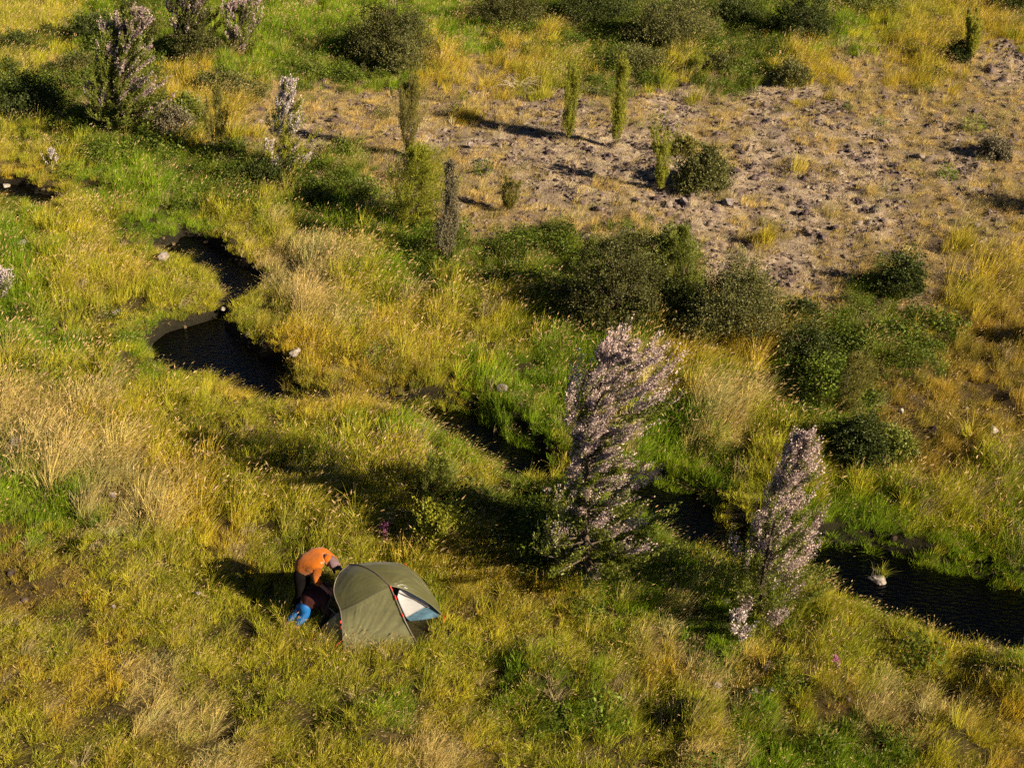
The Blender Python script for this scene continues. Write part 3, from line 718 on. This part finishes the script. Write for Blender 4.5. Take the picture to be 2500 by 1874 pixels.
GB = 'bushes scattered over the river flat'
BU = [
 ('large rounded dark bush at the top edge with a long shadow to its left', (950, 155), 235, 190, M_DUSK, 46),
 ('pale olive bush overhanging the lower right of the large rounded dark bush', (980, 178), 125, 80, M_SAGE, 20),
 ('low grey-green bush at the top edge right of the bright green grass', (1235, 62), 210, 75, M_DUSK, 34),
 ('dark bush at the top edge left of the paired bushes', (1450, 58), 190, 100, M_DARK, 30),
 ('grey-green bush spilling down over the golden grass near the top', (1640, 112), 220, 135, M_SAGE, 40),
 ('small dark bush tucked between two larger ones at the top', (1790, 60), 130, 70, M_DARK, 22),
 ('dark conical bush near the top with deep shade on its left', (1960, 95), 175, 120, M_DARK, 34),
 ('bright green bush cut by the top edge, right of the conical bush', (2110, 30), 200, 50, M_NEEDLE, 26),
 ('green bush in the far upper right corner', (2465, 28), 110, 50, M_DARK, 18),
 ('dark round bush at the foot of the tree cut by the top edge', (480, 150), 120, 95, M_DUSK, 24),
 ('dark green bush left of the broad tall blossoming tree', (235, 108), 130, 80, M_DARK, 24),
 ('bush half hidden behind the broad tall blossoming tree', (330, 95), 120, 110, M_DUSK, 24),
 ('low sprawling bush in short grass right of the broad tall tree', (575, 245), 150, 58, M_SAGE, 24),
 ('little dark bush below the sprawling one', (505, 225), 70, 40, M_DARK, 12),
 ('small bush in the grass by the left edge, near the top', (120, 110), 70, 40, M_DARK, 12),
 ('green low bush in the grass beneath the pale boulder', (55, 130), 110, 50, M_DARK, 16),
 ('little round green bush above the long dark shadow at left', (185, 180), 90, 46, M_DUSK, 14),
 ('dark mound of bush at the left edge inside the long shadow', (60, 285), 220, 120, M_DARK, 26),
 ('grey leafless-looking bush at the foot of the broad tall tree', (430, 330), 95, 55, M_GREYL, 18),
 ('bright green bush right of the broad tall tree foot', (460, 300), 100, 60, M_NEEDLE, 18),
 ('low olive scrub left of the yellow-green shrub in the gravel', (1560, 175), 130, 42, M_SAGE, 18),
 ('low olive scrub right of the yellow-green shrub in the gravel', (1740, 175), 90, 40, M_DUSK, 16),
 ('small airy grey-green bush on the stones with a streak of shadow', (1932, 205), 85, 46, M_SAGE, 14),
 ('rounded airy olive bush beside the pale spiky shrub', (1715, 462), 140, 95, M_SAGE, 30),
 ('tiny golden bush above the rounded airy olive one', (1668, 380), 60, 50, M_OLIVE, 10),
 ('large dark thorny bush standing over the blackest shadow', (1500, 790), 310, 235, M_DUSK, 60),
 ('sprawling grey-green bush right of the large thorny one', (1790, 815), 280, 165, M_SAGE, 60),
 ('dark green bush filling the dip between the large thorny bush and the sprawling one', (1650, 800), 170, 105, M_DARK, 26),
 ('low outlying bush at the right foot of the sprawling one', (1950, 795), 110, 60, M_DARK, 20),
 ('bushy shrub crowning the leafy patch above the thorny bushes', (1640, 640), 130, 80, M_NEEDLE, 22),
 ('dark solitary bush with yellow flecks and a shadow to its left', (2195, 715), 135, 85, M_DARK, 26),
 ('small grey bush on the stones near the right edge', (2425, 385), 70, 40, M_GREYL, 12),
 ('dark leafy bush in the brown grass right of the slender leaning tree', (2090, 1120), 150, 100, M_DARK, 26),
 ('bright small-leaved bush next to the dark leafy bush in brown grass', (2180, 1110), 95, 70, M_NEEDLE, 16),
 ('dark leafy bush under the dead-looking twigs of the right leafy patch', (1960, 885), 160, 90, M_DARK, 24),
 ('small dark bush against the green sapling column near the upper right', (2335, 150), 60, 45, M_DARK, 12),
 ('dark bush behind the pointed pale tree foot in the stream-side shade', (650, 455), 150, 60, M_DARK, 20),
 ('grey bush at the right edge casting shade over brown grass', (2545, 855), 110, 90, M_DUSK, 18),
 ('dark bush in the shade at the right edge of the stony flat', (2580, 520), 150, 110, M_DARK, 20),
]
for lb, b, w, h, mt, n_ in BU:
    bush('bush', lb, b, w, h, mt, n=n_, group=GB, airy=.45 if mt in (M_SAGE, M_GREYL) else .15, leaf=(.06, .019) if b[1] < 500 else (.045, .015), per=360)

# bleached dead branches on the flat
Bd = at(1262, 222); root = empty('dead_branches', Bd); tag(root, 'bleached tangle of dead branches lying by a green tuft near the stones', 'dead branches')
paths = []; rr = []
for k in range(26):
    a = rng.uniform(-1.2, 1.2) + (math.pi if k % 3 == 0 else 0); l = rng.uniform(.4, 1.1)
    e = np.array([math.cos(a) * l, math.sin(a) * l * .6, rng.uniform(.05, .5)])
    paths.append(bez(np.array([rng.uniform(-.3, .3), rng.uniform(-.2, .2), .02]), e * .5 + [0, 0, .35], e, np.linspace(0, 1, 6))); rr.append(np.linspace(.018, .006, 6))
V, Fq = tube_np(paths, rr, 5); link('branch', mesh_np('branch', V, [Fq], None, True), M_DEAD, root)

# flowering foxglove spikes behind the tent
M_PINK = leaf_mat('pink_petals', (.42, .12, .26), .3, .4, .05, second=(.62, .28, .42))
plume_tree('foxglove', 'clump of pink-purple flower spikes in the grass just behind the tent', 'flowers', (940, 1335), (936, 1288), 30,
           [.8, 1, .6, .3], M_NEEDLE, M_PINK, (.6, 1.0), nb=9, twigs=4, per=18, wind=(.05, 0, .3), up=2.0, twl=.2, fleaf=(.035, .016), trunk_r=.008)
plume_tree('foxglove', 'single small pink flower spike in the lower right meadow', 'flowers', (2042, 1640), (2040, 1608), 14,
           [.8, 1, .6], M_NEEDLE, M_PINK, (.5, 1.0), nb=4, twigs=3, per=12, wind=(.05, 0, .3), up=2.0, twl=.12, fleaf=(.03, .013), trunk_r=.006)

# ------------------------------------------------------------------ single stones
M_PALE = stone_mat('pale_stone', (.42, .37, .33), (.24, .21, .19))
M_GREYS = stone_mat('grey_stone', (.30, .26, .24), (.15, .12, .12))
M_DKS = stone_mat('dark_stone', (.16, .12, .11), (.07, .055, .05))
ST = [
 ('pale boulder in the grass at the upper left edge', (20, 92), 34, M_PALE), ('flat pale stone in grass left of the stream bend', (57, 602), 26, M_PALE),
 ('whitish stone at the narrow neck between the two pools', (545, 762), 16, M_PALE), ('white stone standing in the wide pool', (556, 868), 20, M_PALE),
 ('grey-white stone on the bank right of the wide pool', (722, 870), 30, M_PALE), ('grey stone in grass below the left pools, beside a dark hollow', (168, 970), 18, M_GREYS),
 ('stone half sunk in grass near the left edge with dark shade', (104, 1002), 18, M_GREYS), ('low flat stone at the left edge above the pink grass', (22, 1020), 32, M_GREYS),
 ('flat stone in grass just above the band of tan grass', (170, 1035), 24, M_GREYS), ('wide lichened boulder at the left in the band of tan grass', (45, 1105), 62, M_GREYS),
 ('small pale stone at the left end of the long tree shadow', (366, 1058), 14, M_PALE), ('grey stone in the tan grass slope left of the tent', (275, 1222), 22, M_GREYS),
 ('small bluish stone in short grass up-left of the orange jacket', (467, 1308), 20, M_PALE), ('slanted grey stone in the grass beside the stream, left of the tallest tree', (1226, 962), 30, M_GREYS),
 ('striped pale boulder between the two near flowering trees', (1656, 1462), 42, M_PALE), ('low stone below the striped pale boulder', (1775, 1480), 30, M_GREYS),
 ('dark stone in the lower right meadow, upper one of the loose cluster', (1868, 1640), 44, M_DKS), ('dark round stone in the lower right meadow, lowest of the loose cluster', (1832, 1705), 40, M_DKS),
 ('pinkish stone at the left of the lower right cluster', (1748, 1685), 24, M_GREYS), ('grey stone at the right of the lower right cluster', (1878, 1700), 22, M_GREYS),
 ('small dark stone in green grass right of the lower right cluster', (2068, 1718), 18, M_DKS), ('pale stone in brown grass right of the dark leafy bush', (2165, 1125), 22, M_PALE),
 ('whitish stone in brown grass above the dark leafy bush', (2198, 1016), 20, M_PALE), ('pale angular stone far right in brown grass', (2422, 1062), 30, M_PALE),
 ('brown boulder below the pale angular stone far right', (2418, 1118), 28, M_GREYS), ('upright stone on pale gravel right of the feathery sapling', (1147, 362), 20, M_GREYS),
 ('grey stone beside the rounded airy olive bush', (1778, 505), 34, M_GREYS), ('left stone in the gravel below the airy olive bush', (1670, 500), 26, M_GREYS),
 ('small stone in the shallow left pool', (18, 462), 22, M_PALE), ('stone at the bank where the upper stream pool begins', (400, 636), 30, M_GREYS),
 ('little grey stone in short grass left of the orange jacket', (485, 1460), 14, M_GREYS), ('little stone in short grass lower left of the tent shadow', (278, 1492), 16, M_GREYS),
 ('stone peeping from grass left of the tallest tree foot', (1335, 1212), 26, M_GREYS), ('flat stone among grass on the left meadow, with pale seed heads', (285, 770), 26, M_GREYS),
]
for k, (lb, b, w, mt) in enumerate(ST):
    B = at(*b); s = F / depth_of(B); r_ = w / s / 2
    V, Fq = rock_np(200 + k, .7, 3, .8); V = V * r_
    o = link('stone', mesh_np('stone', V, [Fq], None, False), mt); o.location = (B[0], B[1], B[2] + r_ * .35 + (.10 if b[1] > 900 else .06)); o.rotation_euler = (0, 0, rng.uniform(0, 6))
    tag(o, lb, 'stone', 'single stones lying in the meadow')
# boulder standing in the stream with a tuft on top
B = on_plane(2145, 1412, WATER_Z); V, Fq = rock_np(333, .85, 4, 1.0); V = V * .20
root = empty('stream_boulder', (B[0], B[1], WATER_Z - .03)); tag(root, 'mottled boulder rising from the dark stream with a green tuft on top', 'boulder')
link('rock', mesh_np('rock', V, [Fq]), M_PALE, root)
V, q, tri, v, _, _ = blades(60, .09, .08, .24, .012, .6, .5)
V[:, 2] += .13; link('tuft', mesh_np('tuft', V + [.06, .02, 0], [np.concatenate(q), tri], {'v': ('FLOAT', v)}), M_LIME, root)
V, q, tri, v, _, _ = blades(7, .06, .25, .40, .009, .1, .1)
V[:, 2] += .12; link('dry_stalks', mesh_np('dry_stalks', V - [.08, 0, 0], [np.concatenate(q), tri], {'v': ('FLOAT', v)}), M_GREYL, root)

# ------------------------------------------------------------------ tent
G0 = h1(TENT_C[0], TENT_C[1])
TO = on_plane(930, 1540, G0)
tent = empty('tent', TO); tag(tent, 'olive green two-person tent with red pole tips, white inner showing at its open end', 'tent')
def Q(sx, sy, z): return on_plane(sx, sy, G0 + z) - TO
def curve(pts, n=17):
    P = np.array(pts, float)
    if len(P) == 1: return np.repeat(P, n, 0)
    t = np.linspace(0, 1, len(P)); u = np.linspace(0, 1, n)
    # catmull-rom
    Pe = np.concatenate([[2 * P[0] - P[1]], P, [2 * P[-1] - P[-2]]]); out = []
    for uu in u:
        k = min(int(uu * (len(P) - 1)), len(P) - 2); f = uu * (len(P) - 1) - k
        a, b, c, d = Pe[k], Pe[k + 1], Pe[k + 2], Pe[k + 3]
        out.append(.5 * ((2 * b) + (-a + c) * f + (2 * a - 5 * b + 4 * c - d) * f * f + (-a + 3 * b - 3 * c + d) * f ** 3))
    return np.array(out)
def patch(c0, c1, d0, d1, bulge=0.0, wr=.006, n=25, seed=1):
    c0, c1, d0, d1 = [curve(c, n) for c in (c0, c1, d0, d1)]
    u = np.linspace(0, 1, n)[None, :, None]; v = np.linspace(0, 1, n)[:, None, None]
    P = (1 - v) * c0[None] + v * c1[None] + (1 - u) * d0[:, None] + u * d1[:, None] \
        - ((1 - u) * (1 - v) * c0[0] + u * (1 - v) * c0[-1] + (1 - u) * v * c1[0] + u * v * c1[-1])
    N_ = np.cross(np.gradient(P, axis=1), np.gradient(P, axis=0)); N_ = nrm(N_)
    uu, vv = np.broadcast_arrays(u[..., 0], v[..., 0]); w = np.sin(np.pi * uu) * np.sin(np.pi * vv)
    # wrinkles run out from the corner with the most tension
    wn_ = fbm(uu * 1.2 + seed, vv * 9, 1.0, 3, seed) + .6 * fbm(np.arctan2(vv + .05, uu + .05) * 9, np.hypot(uu, vv) * 1.5, 1.0, 2, seed + 3)
    P = P + N_ * ((bulge * w) + wr * wn_ * np.minimum(1, w * 3))[..., None]
    i_ = (np.arange(n - 1)[:, None] * n + np.arange(n - 1)[None]).ravel()
    return P.reshape(-1, 3), np.stack([i_, i_ + 1, i_ + n + 1, i_ + n], 1)
M_FLY = surf('olive_tent_nylon', (.078, .078, .030), .40, .45, .10, 3, .30, sheen=.15, trans=.12, bscale=22)  # darker copy of the nylon for fly panels catching less sun
M_FLY_LIT = surf('olive_tent_nylon_sunlit', (.150, .148, .074), .36, .5, .08, 3, .30, sheen=.15, trans=.12, bscale=22)  # same nylon, sunlight on front panel and trims put into the colour
M_INNER = surf('white_inner_fabric', (.62, .62, .66), .7, .2, .08, 12, .2, trans=.2)
M_TUB = surf('slate_blue_floor', (.10, .20, .30), .5, .4, .45, 9, .3)
M_POLE = surf('grey_pole', (.10, .085, .07), .4, .5, .2, 40)
M_RED = surf('red_webbing', (.62, .035, .022), .5, .4, .2, 60)
FL, FR_ = Q(838, 1584, 0), Q(1020, 1574, 0); RR = Q(1081, 1502, .03)
P1 = Q(831, 1490, .55); TL = Q(852, 1378, 1.05); H_ = Q(952, 1430, 1.03); ST_ = Q(771, 1546, .0)
archA = [FL, Q(836, 1538, .28), P1]; archB = [P1, Q(820, 1463, .74), Q(815, 1437, .90), Q(826, 1403, 1.03), TL]
seam = [P1, Q(872, 1472, .74), Q(915, 1449, .91), H_]
ridge = [TL, Q(880, 1380, 1.13), Q(910, 1394, 1.13), Q(935, 1414, 1.09), H_]
pole = [FR_, Q(1001, 1540, .24), Q(981, 1500, .50), Q(966, 1463, .80), H_]
topc = [TL, Q(920, 1371, 1.10), Q(965, 1373, 1.06), Q(990, 1380, 1.0), Q(1020, 1402, .84), Q(1045, 1432, .62), Q(1065, 1465, .36), RR]
hem = [H_, Q(985, 1438, .93), Q(1018, 1455, .72), Q(1048, 1473, .44), RR]
def fabric(name, parts, mat, th=.004, parent=tent):
    V = []; Fs = []; o_ = 0
    for P_, f in parts: V.append(P_); Fs.append(f + o_); o_ += len(P_)
    me = mesh_np(name, np.concatenate(V), [np.concatenate(Fs)], None, True); ob = link(name, me, mat, parent)
    sm = ob.modifiers.new('thickness', 'SOLIDIFY'); sm.thickness = th; sm.offset = 0
    return ob
fabric('front_panel', [patch([FL, Q(900, 1583, 0), Q(960, 1581, 0), FR_], seam, archA, pole[:1] + pole[1:], -.06, .032, 57, 2)], M_FLY_LIT)
fabric('roof_panel', [patch(seam, ridge, archB, [H_], .03, .018, 49, 5)], M_FLY)
fabric('end_panel', [patch(hem, topc, [H_] + ridge[::-1][1:], [RR], -.03, .016, 49, 9)], M_FLY)
bk = [Q(850, 1484, 0), Q(960, 1486, 0), RR]
fabric('back_panel', [patch(bk, topc, [bk[0], Q(846, 1425, .6), TL], [RR], .02, .006, 21, 12)], M_FLY)
LB = Q(790, 1500, 0)
fabric('vestibule_panel', [patch([FL, Q(806, 1570, 0), ST_], [P1, Q(800, 1515, .30), ST_], archA, [ST_], .0, .008, 17, 14),
                 patch([bk[0], Q(818, 1508, 0), ST_], [TL, Q(810, 1450, .66), ST_], [bk[0], Q(846, 1425, .6), TL], [ST_], .0, .008, 17, 15)], M_FLY)
def poly(name, pts, mat, parent=tent, th=.004):
    me = mesh_np(name, np.array(pts), [np.arange(len(pts))[None]]); ob = link(name, me, mat, parent)
    sm = ob.modifiers.new('thickness', 'SOLIDIFY'); sm.thickness = th; sm.offset = 0
    return ob
a, b = Q(990, 1508, .10), Q(1056, 1472, .36)
fabric('inner_wall', [patch([a, Q(1018, 1492, .22), b], [Q(970, 1456, .76), Q(976, 1438, .90), Q(988, 1432, .96)], [a, Q(978, 1480, .45), Q(970, 1456, .76)], [b, Q(1024, 1452, .66), Q(988, 1432, .96)], 0, .004, 17, 21)], M_INNER)
fabric('floor_tub', [patch([Q(998, 1516, 0), Q(1040, 1511, 0), Q(1080, 1505, 0)], [a, Q(1018, 1492, .22), b], [Q(998, 1516, 0), a], [Q(1080, 1505, 0), Q(1072, 1490, .14), b], 0, .006, 17, 25)], M_TUB)
V, Fq = tube_np([curve([Q(972, 1445, .86), Q(1010, 1462, .58), Q(1048, 1482, .30)], 12)], [np.full(12, .006)]); link('inner_cord', mesh_np('inner_cord', V, [Fq]), M_POLE, tent)
def tubes(name, paths, r, mat, n=24, sides=6):
    V, Fq = tube_np([curve(p, n) for p in paths], [np.full(n, r)] * len(paths), sides)
    return link(name, mesh_np(name, V, [Fq], None, True), mat, tent)
up_ = np.array([0, -.004, .012])
tubes('left_pole', [[p + up_ for p in archA + archB[1:]]], .010, M_POLE)
tubes('ridge_pole', [[p + up_ for p in ridge]], .012, M_POLE)
tubes('right_pole', [[p + up_ for p in pole]], .012, M_POLE)
tubes('door_edge', [[H_ + up_, Q(970, 1470, .74), Q(985, 1505, .45), Q(1003, 1543, .22), FR_]], .010, M_FLY_LIT)
tubes('hem_binding', [[p + up_ for p in hem]], .006, M_FLY_LIT)
tubes('seam', [[p + up_ * .8 for p in seam]], .005, M_POLE)
tubes('door_tie', [[Q(792, 1476, .42), Q(810, 1487, .42), Q(828, 1506, .40)]], .016, M_FLY_LIT)
tubes('guy_line', [[Q(836, 1560, .13), Q(812, 1585, .06), Q(792, 1606, 0)]], .004, M_RED, 6)
tubes('guy_line', [[RR + [0, 0, .03], Q(1100, 1512, .03), Q(1118, 1520, 0)]], .004, M_RED, 6)
for nm, pts, r in (('stake_loop', [RR, Q(1085, 1510, .02), Q(1084, 1520, 0)], .018), ('stake_loop', [FL, Q(838, 1600, 0), Q(836, 1612, 0)], .012),
                   ('stake_loop', [ST_, Q(762, 1556, .01), Q(755, 1563, 0)], .013), ('pole_clip', [H_, Q(958, 1442, .95)], .016), ('pole_clip', [Q(964, 1453, .88), Q(967, 1464, .8)], .020),
                   ('pole_clip', [Q(981, 1498, .52), Q(985, 1505, .47)], .018), ('pole_clip', [Q(806, 1440, .80), Q(804, 1449, .74)], .016), ('pole_clip', [Q(831, 1516, .42), Q(832, 1521, .40)], .020),
                   ('pole_sleeve', [Q(833, 1528, .34), Q(836, 1560, .13), FL], .012), ('pole_clip', [Q(988, 1377, 1.01), Q(992, 1380, 1.0)], .014)):
    tubes(nm, [[p + up_ for p in pts]], r * .72, M_RED, 6)

# ------------------------------------------------------------------ people
def skinned(name, verts, edges, mat, parent, root_i=0, sub=2):
    me = bpy.data.meshes.new(name); me.from_pydata([tuple(v[0]) for v in verts], edges, []); me.update()
    ob = link(name, me, mat, parent)
    md = ob.modifiers.new('skin', 'SKIN'); md.use_smooth_shade = True
    sv = me.skin_vertices[0].data
    for k, v in enumerate(verts):
        r = v[1]; sv[k].radius = (r, r) if np.isscalar(r) else r
        sv[k].use_root = (k == root_i)
    ob.modifiers.new('smooth', 'SUBSURF').levels = sub; ob.modifiers['smooth'].render_levels = sub
    return ob
M_SKIN = surf('skin', (.42, .22, .14), .55, .35, .12, 30)
M_JACKET = surf('orange_jacket_cloth', (.35, .090, .002), .75, .10, .15, 14, .5, sheen=.2, bscale=22)
M_MAROON = surf('dark_maroon_cloth', (.075, .022, .020), .75, .2, .3, 14, .4)
M_SHORTS = surf('black_cloth_shaded', (.007, .006, .006), .95, .03, .3, 14, .4)  # black cloth, colour deepened to stand in for the tent's shadow
M_BLUE = surf('bright_blue_cloth', (.006, .11, .36), .6, .3, .2, 10, .5, bscale=20)
M_CAP = surf('faded_mauve_cap', (.16, .105, .12), .85, .15, .25, 30, .4)
M_SHOE = surf('dark_boot', (.06, .05, .045), .6, .3, .3, 30)
M_HAIR = surf('brown_hair', (.035, .022, .014), .7, .3, .4, 60, .5)

def hand(verts, edges, wi, wpos, dirv, side):
    """palm and five fingers as part of the body graph"""
    dirv = nrm(np.array(dirv, float)); side = nrm(np.array(side, float)); dn = np.cross(dirv, side)
    pk = len(verts); verts.append((wpos + dirv * .045, (.022, .034))); edges.append((wi, pk))
    for k, (o_, l) in enumerate(((-.030, .060), (-.010, .075), (.010, .070), (.028, .052))):
        a_ = len(verts); p0 = wpos + dirv * .088 + side * o_
        verts += [(p0, .0105), (p0 + dirv * l * .5 + dn * .012, .009), (p0 + dirv * l * .8 + dn * .034, .008)]
        edges += [(pk, a_), (a_, a_ + 1), (a_ + 1, a_ + 2)]
    a_ = len(verts); p0 = wpos + dirv * .040 - side * .042
    verts += [(p0, .011), (p0 + dirv * .035 - side * .014 + dn * .012, .009)]; edges += [(pk, a_), (a_, a_ + 1)]

def person(label, J, top_mat, leg_mat_, parts):
    """J: dict of joints in world space (pelvis, chest, neck, head, shoulders, elbows, wrists, hips, knees, ankles)"""
    base = (J['an_n'] + J['an_f']) / 2; base = np.array([base[0], base[1], h1(base[0], base[1])])
    p = empty('person', base); tag(p, label, 'person', 'people pitching the tent')
    J = {k: (v if k in ('hup', 'hface', 'ffwd') else v - base) for k, v in J.items()}
    V = []; E = []
    def add(pos, r): V.append((pos, r)); return len(V) - 1
    pe = add(J['pelvis'], (.14, .11)); wa = add((J['pelvis'] + J['chest']) / 2, (.125, .09)); ch = add(J['chest'], (.15, .10)); nk = add(J['neck'], .055)
    hb = add(J['head'] - J['hup'] * .055, (.072, .080)); hd = add(J['head'] + J['hup'] * .01, (.078, .096)); ht = add(J['head'] + J['hup'] * .075, (.058, .070))
    no = add(J['head'] + J['hface'] * .098 - J['hup'] * .015, .011); chn = add(J['head'] + J['hface'] * .055 - J['hup'] * .085, .026)
    E += [(pe, wa), (wa, ch), (ch, nk), (nk, hb), (hb, hd), (hd, ht), (hd, no), (hb, chn)]
    hs = nrm(np.cross(J['hup'], J['hface']))
    for s in (1, -1): e_ = add(J['head'] + hs * s * .082, .014); E.append((hd, e_))
    for sfx in ('n', 'f'):
        sh = add(J['sh_' + sfx], .055); el = add(J['el_' + sfx], .040); wr = add(J['wr_' + sfx], .027)
        E += [(ch, sh), (sh, el), (el, wr)]
        dv = J['wr_' + sfx] - J['el_' + sfx]; hand(V, E, wr, J['wr_' + sfx], dv, np.cross(dv, [0.2, 1, .1]))
        hp = add(J['hip_' + sfx], .085); kn = add(J['kn_' + sfx], .056); an = add(J['an_' + sfx], .040)
        ft = add(J['an_' + sfx] + J['ffwd'] * .11 + [0, 0, -.045], .036); E += [(pe, hp), (hp, kn), (kn, an), (an, ft)]
    skinned('body', V, E, M_SKIN, p)
    # upper garment
    V = []; E = []
    pe = add(J['pelvis'] * 1.14 - J['chest'] * .14 - [0, 0, .06], .185); wa = add((J['pelvis'] + J['chest']) / 2 + [0, 0, .01], .195); ch = add(J['chest'], .165); nk = add(J['neck'], .100)
    E += [(pe, wa), (wa, ch), (ch, nk)]
    for sfx in ('n', 'f'):
        sh = add(J['sh_' + sfx], .082); m1 = add((J['sh_' + sfx] + J['el_' + sfx]) / 2, .075); el = add(J['el_' + sfx], .062)
        m2 = add(J['el_' + sfx] * .45 + J['wr_' + sfx] * .55, .050); E += [(ch, sh), (sh, m1), (m1, el), (el, m2)]
    g = skinned('jacket' if parts == 'jacket' else 'shirt', V, E, top_mat, p)
    tx = bpy.data.textures.new('cloth_folds', 'CLOUDS'); tx.noise_scale = .085; dm = g.modifiers.new('folds', 'DISPLACE'); dm.texture = tx; dm.strength = .06; dm.mid_level = .5
    # trousers
    V = []; E = []
    pe = add(J['pelvis'] * .95 + J['chest'] * .05, .10); 
    for sfx in ('n', 'f'):
        hp = add(J['hip_' + sfx] + [0, (-.01 if sfx == 'n' else .01), -.03], .118); m1 = add((J['hip_' + sfx] + J['kn_' + sfx]) / 2, .098); kn = add(J['kn_' + sfx], .082)
        m2 = add((J['kn_' + sfx] + J['an_' + sfx]) / 2, .072); an = add(J['an_' + sfx] + [0, 0, .03], .062); E += [(pe, hp), (hp, m1), (m1, kn), (kn, m2), (m2, an)]
    g = skinned('trousers', V, E, leg_mat_, p)
    dm = g.modifiers.new('folds', 'DISPLACE'); dm.texture = tx; dm.strength = .015; dm.mid_level = .5
    for sfx in ('n', 'f'):
        V = []; E = []; a_ = add(J['an_' + sfx] + [0, 0, .02], .058); c_ = add(J['an_' + sfx] + [0, 0, -.045], .052); b_ = add(J['an_' + sfx] + J['ffwd'] * .15 + [0, 0, -.05], (.048, .036)); E += [(a_, c_), (c_, b_)]
        skinned('boot', V, E, M_SHOE, p)
    return p, J, hs
def cap_mesh(J, hs, parent, mat, brim=True, name='cap'):
    up, fc = J['hup'], J['hface']; V = []; Fq = []; nu, nv = 20, 9
    for j in range(nv):
        ph = (j / (nv - 1)) * math.pi * .55
        for k in range(nu):
            th = 2 * math.pi * k / nu
            V.append(J['head'] + up * .02 + up * .112 * math.cos(ph) + (fc * math.cos(th) * .118 + hs * math.sin(th) * .098) * math.sin(ph))
    for j in range(nv - 1):
        for k in range(nu):
            Fq.append((j * nu + k, j * nu + (k + 1) % nu, (j + 1) * nu + (k + 1) % nu, (j + 1) * nu + k))
    if brim:
        o_ = len(V); m_ = 11
        for r in (0, .5, 1):
            for k in range(m_):
                a_ = -1.1 + 2.2 * k / (m_ - 1)
                V.append(J['head'] + up * (.022 - .02 * r) + (fc * math.cos(a_) * (.110 + .085 * r) + hs * math.sin(a_) * (.095 + .004 * r)))
        for r in range(2):
            for k in range(m_ - 1): Fq.append((o_ + r * m_ + k, o_ + r * m_ + k + 1, o_ + (r + 1) * m_ + k + 1, o_ + (r + 1) * m_ + k))
    me = mesh_np(name, np.array(V), [np.array(Fq)], None, True); ob = link(name, me, mat, parent)
    sm = ob.modifiers.new('thickness', 'SOLIDIFY'); sm.thickness = .006
    return ob

def W(sx, sy, z): return on_plane(sx, sy, G0 + z)
# one in orange bending over the tent
J = dict(pelvis=W(732, 1384, .93), chest=W(773, 1364, 1.08), neck=W(794, 1363, 1.05), head=W(809, 1373, .95),
         hup=nrm(np.array([.92, -.10, -.12])), hface=nrm(np.array([.25, -.30, -.92])), ffwd=nrm(np.array([.9, -.3, 0])))
J['sh_n'] = W(778, 1372, 1.05) + [0, -.13, 0]; J['sh_f'] = W(782, 1358, 1.05) + [0, .18, -.03]
J['el_n'] = W(772, 1400, .80) + [0, -.15, 0]; J['wr_n'] = W(798, 1430, .66) + [0, -.08, 0]
J['el_f'] = W(815, 1385, .80) + [0, .15, 0]; J['wr_f'] = W(838, 1400, .78) + [0, .02, 0]
J['hip_n'] = J['pelvis'] + [.01, -.10, -.02]; J['hip_f'] = J['pelvis'] + [.01, .10, -.02]
g_ = lambda a, b: np.array([a, b, h1(a, b) + .08])
J['an_n'] = g_(*(W(715, 1492, 0)[:2] + [0, -.10])); J['an_f'] = g_(*(W(735, 1480, 0)[:2] + [0, .06]))
J['kn_n'] = (J['hip_n'] + J['an_n']) / 2 + [.08, -.03, 0]; J['kn_f'] = (J['hip_f'] + J['an_f']) / 2 + [.08, .02, 0]
p1, Jl, hs = person('person in an orange hooded jacket and faded cap, bending over the tent', J, M_JACKET, M_SHORTS, 'jacket')
cap_mesh(Jl, hs, p1, M_CAP)
skinned('hood', [(Jl['neck'] - nrm(Jl['hup']) * .03 + [0, -.01, .03], (.10, .075)), (Jl['neck'] + Jl['hup'] * .035 + [0, -.01, .02], (.095, .085)), (Jl['neck'] + Jl['hup'] * .075 - [0, .02, .01], (.085, .08))], [(0, 1), (1, 2)], M_JACKET, p1)
# one in blue trousers stooping in the tent's shade
J = dict(pelvis=W(746, 1463, .40), chest=W(786, 1446, .54), neck=W(808, 1446, .50), head=W(822, 1452, .44),
         hup=nrm(np.array([.75, -.1, -.45])), hface=nrm(np.array([.1, -.3, -.9])), ffwd=nrm(np.array([-.9, -.05, 0])))
J['sh_n'] = W(793, 1456, .46) + [0, -.10, 0]; J['sh_f'] = W(795, 1444, .48) + [0, .15, 0]
J['el_n'] = W(800, 1486, .32) + [0, -.08, 0]; J['wr_n'] = W(822, 1500, .22) + [0, -.03, 0]
J['el_f'] = W(816, 1470, .38) + [0, .10, 0]; J['wr_f'] = W(838, 1480, .30) + [0, .02, 0]
J['hip_n'] = J['pelvis'] + [.0, -.10, -.02]; J['hip_f'] = J['pelvis'] + [0, .09, -.02]
J['an_n'] = g_(*W(722, 1536, 0)[:2]); J['an_f'] = g_(*W(702, 1527, 0)[:2])
J['kn_n'] = W(746, 1500, .22); J['kn_f'] = W(732, 1492, .22)
p2, Jl, hs = person("person in bright blue trousers and dark maroon top, stooping in the tent's shade", J, M_MAROON, M_BLUE, 'shirt')
cap_mesh(Jl, hs, p2, M_HAIR, False, 'hair')
